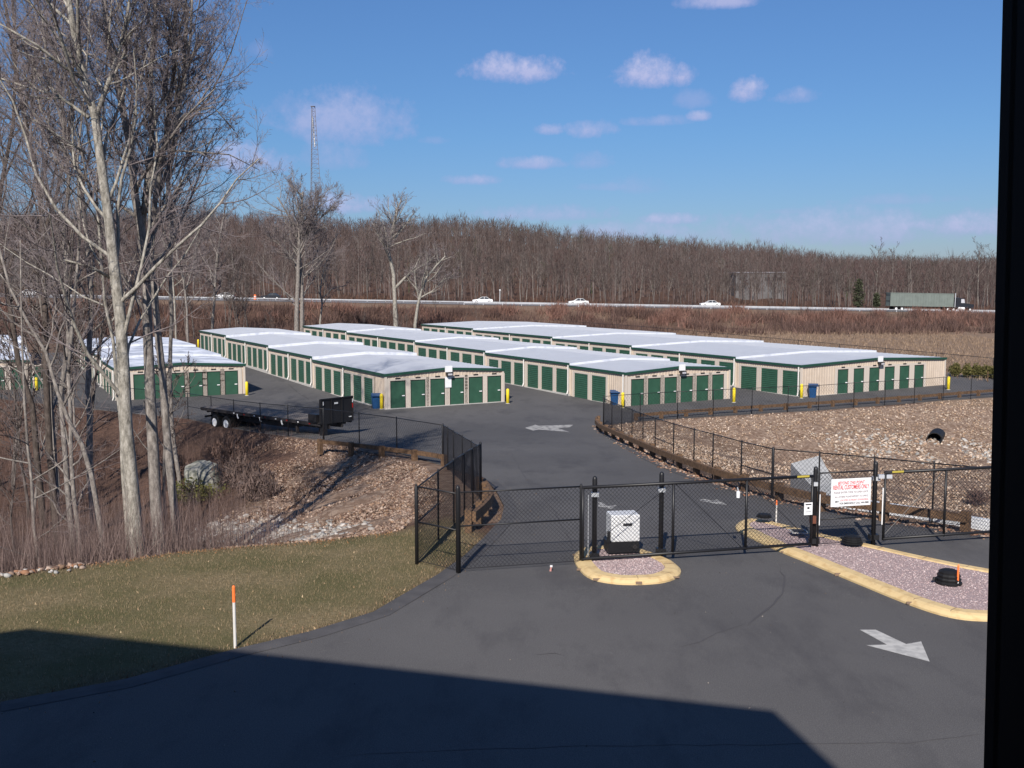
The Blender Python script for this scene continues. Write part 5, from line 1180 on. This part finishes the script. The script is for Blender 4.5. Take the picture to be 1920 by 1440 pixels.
def rocks(name, P, smin, smax, cols, label, seed=1, octa=False):
    ICO_V, ICO_F = (OCT_V, OCT_F) if octa else (I_V, I_F); nv = len(ICO_V)
    rs = np.random.RandomState(seed); n = len(P); s = smin+(smax-smin)*rs.rand(n)**2.2
    V = ICO_V[None]*(1+rs.normal(0,.16,(n,nv,1))); sc = np.stack([rs.uniform(.7,1.3,n), rs.uniform(.7,1.2,n), rs.uniform(.45,.85,n)], 1)*s[:,None]; V = V*sc[:,None,:]
    a = rs.uniform(0,2*np.pi,n); c, s_ = np.cos(a)[:,None], np.sin(a)[:,None]; tl = rs.normal(0,.35,n)[:,None]
    x = V[:,:,0]*c-V[:,:,1]*s_; y = V[:,:,0]*s_+V[:,:,1]*c; z = V[:,:,2]+x*tl; V = np.stack([x, y, z], 2)+P[:,None,:]+np.array([0,0,.2])*s[:,None,None]
    Fq = (ICO_F[None]+(np.arange(n)*nv)[:,None,None]).reshape(-1,3); ci = rs.randint(0, len(cols), n); cc = np.array(cols)[ci]*rs.uniform(.7,1.25,(n,1))
    o = np_mesh(name, V.reshape(-1,3), Fq, 'rock', np.repeat(cc, nv, axis=0)); return tag(o, label, 'rocks', kind='stuff')
TAN = [(.22,.155,.118),(.28,.20,.155),(.155,.10,.075),(.36,.275,.22),(.24,.155,.105),(.10,.06,.045)]; WHITE = [(.33,.32,.30),(.42,.39,.36),(.26,.24,.22),(.37,.31,.26)]
TAN2 = [(.36,.26,.19),(.42,.32,.245),(.30,.21,.15),(.50,.41,.33),(.38,.265,.18)]
P = scatter(58000, -16, -1.8, 28, 62, 21, lambda x, y, rs: inR(x, y) & (x > -13.0+(50-y)*.12+rs.normal(0,1.0,len(x))))
rocks('riprap_rubble', P, .03, .095, TAN, 'tan broken stone covering the slope below the left fence', 22, octa=True)
P = scatter(64000, 4, 62, 36, 88, 23, lambda x, y, rs: inB(x, y) & (y > 44-.1*(x-20)+rs.normal(0,3,len(x))))
rocks('riprap_rubble', P, .035, .115, TAN2, 'tan broken stone covering the slopes of the right basin', 24, octa=True)
SW = [G(385,995), G(440,1000), G(500,1003), (G(560,1008)), G(610,1012)]
0 and print('swale', [tuple(round(c,1) for c in p) for p in SW])
P = along([(p.x, p.y) for p in SW], 2600, .75, 25); P = P[inR(P[:,0], P[:,1])]
rocks('swale_stones', P, .05, .15, WHITE, 'pale stones lining the swale behind the lawn', 26)
gc = G(1752,836)
P = scatter(2600, gc.x-9, gc.x+9, gc.y-8, gc.y+3, 27, lambda x, y, rs: (((x-gc.x)/8.5)**2+((y-gc.y+1.5)/3.6)**2+rs.normal(0,.25,len(x)) < 1) & ~((np.abs(x-gc.x) < 1.3) & (y < gc.y)))
rocks('swale_stones', P, .06, .17, WHITE+TAN2[1:4], 'pale stones fanned around the black culvert pipe', 28)
P = along([(p.x+.45, p.y+.35) for p in RE[:10]], 2600, .25, 29); rocks('verge_stones', P, .03, .10, TAN+[(.26,.13,.08)], 'leaf litter and small stones along the right driveway edge', 30)
P = along([(-10.9,24.6),(-12.4,23.75),(-14,23.4)], 420, .32, 31); P[:,1] += .45; P[:,2] = zt(P[:,0], P[:,1])+.02; rocks('swale_stones', P, .02, .10, WHITE[:2]+TAN+[(.24,.12,.07),(.28,.15,.09)], 'pale stones and leaves at the left end of the lawn', 32)
for inn, sd, lab in ((in1, 33, 'loose pink gravel heaped inside the small island'), (in2, 34, 'loose pink gravel heaped inside the long island')):
    xs = [p[0] for p in inn]; ys = [p[1] for p in inn]; rs = np.random.RandomState(sd); n = 3500 if sd == 33 else 16000
    x = rs.uniform(min(xs), max(xs), n); y = rs.uniform(min(ys), max(ys), n); k = seg_info(x, y, inn)[0]; P = np.stack([x[k], y[k], base_z(x[k], y[k])+.112], 1)
    rocks('gravel', P, .010, .022, [(.40,.30,.295),(.46,.36,.355),(.34,.25,.25),(.52,.44,.43)], lab, sd+10)
# leaves on the lawn edge
P = along([(-3.4,28.6),(-5.2,27.4),(-7.3,26.7),(-8.9,26.0),(-10.8,24.6)], 500, .22, 45); shoots('leaf_litter', P, .01, .05, .035, (.25,.11,.05), (.34,.20,.10), 'fallen leaves caught along the lawn edge', 'leaves', lean=1.2, seed=46)

P = along(ASPHALT_W[:12], 420, .45, 47); P[:,2] = base_z(P[:,0], P[:,1])+.03; shoots('leaf_litter', P, .01, .03, .022, (.13,.08,.05), (.30,.20,.12), 'dead leaves and grit along the lawn side of the driveway', 'leaves', lean=1.3, seed=48)
P = scatter(500, -16, 0, 15, 29, 49, lambda x, y, rs: seg_info(x, y, LAWN)[0]); shoots('leaf_litter', P, .03, .06, .035, (.26,.17,.10), (.42,.32,.20), 'scattered dead leaves on the winter lawn', 'leaves', lean=1.0, seed=50)
P = scatter(900, -14, 16, 12, 60, 51, lambda x, y, rs: seg_info(x, y, ASPHALT_W)[0]); P[:,2] = base_z(P[:,0], P[:,1])+.022; rocks('grit', P, .006, .022, [(.16,.13,.10),(.28,.25,.22),(.05,.045,.04)], 'specks of grit scattered over the asphalt', 52, octa=True)
# boulder with evergreen creeper
def blob(center, r, seed, n=3, amp=.18, flat=1.0):
    import bmesh
    bm = bmesh.new(); bmesh.ops.create_icosphere(bm, subdivisions=n, radius=1); rr = random.Random(seed); dirs = [(Vector((rr.gauss(0,1),rr.gauss(0,1),rr.gauss(0,1))).normalized(), rr.uniform(.55,.95)) for _ in range(9)]
    for v in bm.verts:
        p = v.co.copy()
        for d, h in dirs:
            q = p.dot(d)
            if q > h: p -= d*(q-h)*.85
        p += p*rr.gauss(0,.012); v.co = Vector((p.x*r[0], p.y*r[1], p.z*r[2]))
    me = bpy.data.meshes.new('b'); bm.to_mesh(me); bm.free(); return me
pb_ = G(385,925); root = empty('boulder', pb_, .4, 'large pale lichen-spotted boulder in the ravine right of the tree trunks', 'boulder')
me = blob(None, (1.25,1.1,1.35), 5, 4); me.materials.append(MATS['boulder']); o = bpy.data.objects.new('rock', me); col.objects.link(o); o.parent = root; o.location = (0,0,.6)
def bush(label, base, rx_, ry_, rz_, n, c0, c1, size, seed, name='shrub', stems=12, group=None, upr=False, cat='shrub', stemm='twig'):
    rs = np.random.RandomState(seed); root = empty(name, base, 0, label, cat, group)
    u = rs.normal(size=(n,3)); u /= np.linalg.norm(u,axis=1)[:,None]; rr = rs.rand(n,1)**.45; p = u*rr*np.array([rx_,ry_,rz_])*(1+.2*np.sin(u[:,[0]]*5+seed)); p[:,2] += rz_*.95; p[:,2] = np.abs(p[:,2])
    s = size*rs.uniform(.6,1.4,(n,1)); a = rs.normal(size=(n,3))*s; b = rs.normal(size=(n,3))*s
    if upr: a[:,2] = np.abs(a[:,2])*2.5; b *= .35
    V = np.stack([p-b*.5, p+b*.5, p+a], 1).reshape(-1,3); t = rs.rand(n,1); c = np.array(c0)*(1-t)+np.array(c1)*t
    o = np_mesh('foliage', V, np.arange(len(V)).reshape(-1,3), 'blade', np.repeat(c,3,axis=0)); o.parent = root
    st = MB(); r_ = random.Random(seed)
    for k in range(stems):
        a_ = r_.uniform(0,6.28); q = r_.uniform(.3,.95); st.tube([(0,0,-.1),(rx_*.4*q*math.cos(a_),ry_*.4*q*math.sin(a_),rz_*.9),(rx_*.9*q*math.cos(a_),ry_*.9*q*math.sin(a_),rz_*1.7*(1.1-q*.4))], [.02,.014,.006], 4)
    st.build('stems', stemm, root); return root
q = G(385,968); bush('olive-green evergreen shrub growing in front of the boulder', (pb_.x, pb_.y-1.5, zs(pb_.x, pb_.y-1.5)), 1.5,.6,.62, 1300, (.045,.055,.018), (.16,.15,.05), .07, 3)
for i, (px, py, rr_, h_, c0, c1, lab) in enumerate([(450,915,1.3,.85,(.085,.058,.050),(.17,.125,.11),'reddish-brown thicket on the slope right of the boulder'),(485,940,1.2,.7,(.085,.058,.050),(.17,.125,.11),'lower reddish thicket above the pale stones'),(430,870,1.3,.8,(.09,.055,.045),(.18,.12,.10),'brown thicket just uphill of the boulder'),(330,905,1.3,.8,(.08,.05,.04),(.17,.11,.095),'twiggy brown thicket left of the boulder')]):
    bush(lab, G(px, py), rr_, rr_*.8, h_, 1500, c0, c1, .10, 50+i, 'thicket', 30, 'bare thickets on the ravine slope', True, 'thicket', 'twig')
bush('dark twiggy shrub beyond the right gate near the window frame', G(1826,955)+Vector((.6,1.0,0)), .65,.6,.42, 1500, (.07,.045,.04), (.15,.10,.09), .06, 60, 'shrub', 20, None, True)
for i, (px, py) in enumerate([(1791,706),(1813,708),(1833,709),(1852,710),(1872,712)]):
    o = bush('clipped olive arborvitae, %s in the row by the far fence' % ['leftmost','second from the left','third from the left','fourth from the left','rightmost'][i], GP(px,py), .62,.6,.72, 1800, (.055,.060,.018), (.15,.13,.05), .08, 70+i, 'arborvitae', 4, 'arborvitae row by the far fence')
p = GP(1834,712); root = empty('driveway_stake', (p.x, p.y-2, p.z), 0, 'pale distant marker post in front of the arborvitae', 'stake', 'orange-tipped white driveway stakes'); b = MB(); b.tube([(0,0,0),(0,0,1.0)], .05, 6); b.build('pole', 'wood', root)
# a few evergreens at the right wood edge
for i, (px, hh, d_) in enumerate([(1600,7.0,252),(1640,3.6,250)]):
    X = (px-960)/F*d_; Y = hwy(X)+31; root = empty('evergreen_tree', (X, Y, zs(X, Y)), 0, 'dark evergreen %s in the wood edge beyond the highway' % ['tree, the tallest one,','shrub just left of the truck trailer,'][i], 'evergreen')
    rs = np.random.RandomState(90+i); n = 1500; t = rs.rand(n); a = rs.uniform(0,6.28,n); r = (np.sin(np.pi*(t*.75+.22))*.75+.25*np.sin(t*17+a*2))*hh*.24*rs.rand(n)**.5+.1; p = np.stack([r*np.cos(a), r*np.sin(a), .6+t*(hh-.6)], 1)
    s1 = rs.normal(size=(n,3))*.22; s2 = rs.normal(size=(n,3))*.22; V = np.stack([p, p+s1, p+s2], 1).reshape(-1,3); o = np_mesh('crown', V, np.arange(3*n).reshape(-1,3), 'blade', np.repeat(np.array([.045,.050,.030])*rs.uniform(.6,1.8,(n,1)),3,axis=0)); o.parent = root
    b = MB(); b.tube([(0,0,-.2),(0,0,hh*.95)], [.14,.03], 6); b.build('trunk', 'bark_dark', root)

# ------------------------------------------------------------------ the viewer's building: wall with the window, roof that throws the foreground shadow
def viewer_building():
    H = 12.0; off = Vector((math.sin(SUN_AZ), math.cos(SUN_AZ), 0))*(H/math.tan(SUN_EL))
    def tip(px, py):
        u, y, z = ray(px, py); t = -CAMZ/z; return Vector((u*t, y*t, 0))-off
    p1 = tip(60,1178); p2 = tip(1450,1333); p3 = tip(1568,1440); d3 = (p3-p2).normalized(); p0 = tip(-120,1200)
    pa = p0+(p0-p1).normalized()*14; pr = p2+d3*16; pl = pa+d3*16
    root = empty('office_building', (0,0,0), 0, 'dark window jamb of the office building the view is taken from', 'building')
    b = MB(); poly = [pa, p1, p2, pr, pl]; n = 5
    b.add([(p.x,p.y,H-.25) for p in poly]+[(p.x,p.y,H) for p in poly], [tuple(range(n)), tuple(range(2*n-1,n-1,-1))]+[(i,n+i,n+(i+1)%n,(i+1)%n) for i in range(n)]); b.build('roof', 'facade', root)
    # facade set a little behind the eave, parallel to it
    e = (p2-p1).normalized(); nrm = Vector((-e.y, e.x, 0)); 
    if nrm.y < 0: nrm = -nrm
    # facade passes .55 m in front of the camera
    def Fp(s, z, dn=0): 
        p = Vector((0,.50,0))+e*s+nrm*dn; return Vector((p.x, p.y, z))
    kx = (1861-960)/F
    # jamb edge at picture column 1861
    q0 = Fp(0,0,-.12); s = 0
    for _ in range(10): q = Fp(s,0,-.12); s += (kx*q.y-q.x)/(e.x-kx*e.y)
    def col_of(p): return p.x/(p.y*CP-(p.z-CAMZ)*SP)*F+960
    sj = s
    for _ in range(40):
        lo_ = min(col_of(Fp(a, 7.0, dn)) for a, dn in ((sj,-.15),(sj,-.05),(sj,-.03),(sj,-.06),(sj+.068,-.161),(sj+.075,0)))
        sj += (1874-lo_)*.00025
    s0 = sj-2.6; z0, z1 = 5.9, 8.6; left = (p1-Fp(0,0)).dot(e); right = (p2-Fp(0,0)).dot(e)-.05
    right = max(right, sj+.5)
    w = MB()
    def slab(a, b_, za, zb):
        v = [Fp(a,za,.0), Fp(b_,za,.0), Fp(b_,zb,.0), Fp(a,zb,.0), Fp(a,za,-.12), Fp(b_,za,-.12), Fp(b_,zb,-.12), Fp(a,zb,-.12)]
        w.add(v, [(0,1,2,3),(7,6,5,4),(0,4,5,1),(1,5,6,2),(2,6,7,3),(3,7,4,0)])
    slab(left, s0, -.2, H-.26); slab(sj+.075, right, -.2, H-.26); slab(s0, sj+.075, -.2, z0); slab(s0, sj+.075, z1, H-.26)
    # side, back and inner room surfaces
    bk = -nrm*7
    for a in (left, right):
        v = [Fp(a,-.2,-.12), Fp(a,H-.26,-.12), Fp(a,H-.26,-.12)+bk, Fp(a,-.2,-.12)+bk]; w.add(v, [(0,1,2,3)])
    v = [Fp(left,-.2,-.12)+bk, Fp(right,-.2,-.12)+bk, Fp(right,H-.26,-.12)+bk, Fp(left,H-.26,-.12)+bk]; w.add(v, [(0,1,2,3)])
    for z in (5.0, 9.0): w.add([Fp(left,z,-.12), Fp(right,z,-.12), Fp(right,z,-.12)+bk, Fp(left,z,-.12)+bk], [(0,1,2,3)])
    w.build('wall', 'facade', root)
    wf = MB()
    tl_ = math.tan(R(-1.15)); zc_ = 6.93
    for a, wd, dn, dd in ((sj+.065,.13,-.10,.10),(sj+.012,.024,-.045,.03),(sj+.075,.014,-.155,.012)):
        c = (Fp(a-wd/2,0,dn), Fp(a+wd/2,0,dn)); 
        v = [Fp(a-wd/2,z0,dn-dd/2), Fp(a+wd/2,z0,dn-dd/2), Fp(a+wd/2,z0,dn+dd/2), Fp(a-wd/2,z0,dn+dd/2)]; v += [p+Vector((0,0,z1-z0))+e*tl_*(z1-zc_) for p in v]; v = [p+e*tl_*(z0-zc_) if i_ < 4 else p for i_, p in enumerate(v)]
        wf.add(v, [(3,2,1,0),(4,5,6,7),(0,1,5,4),(1,2,6,5),(2,3,7,6),(3,0,4,7)])
    wf.build('window_frame', 'jamb_black', root)
mat('jamb_black', (.0035,.0035,.0045), .9, spec=.05)
viewer_building()
bpy.context.view_layer.update()
print('objects', len(bpy.data.objects), 'forest edge', cnt)
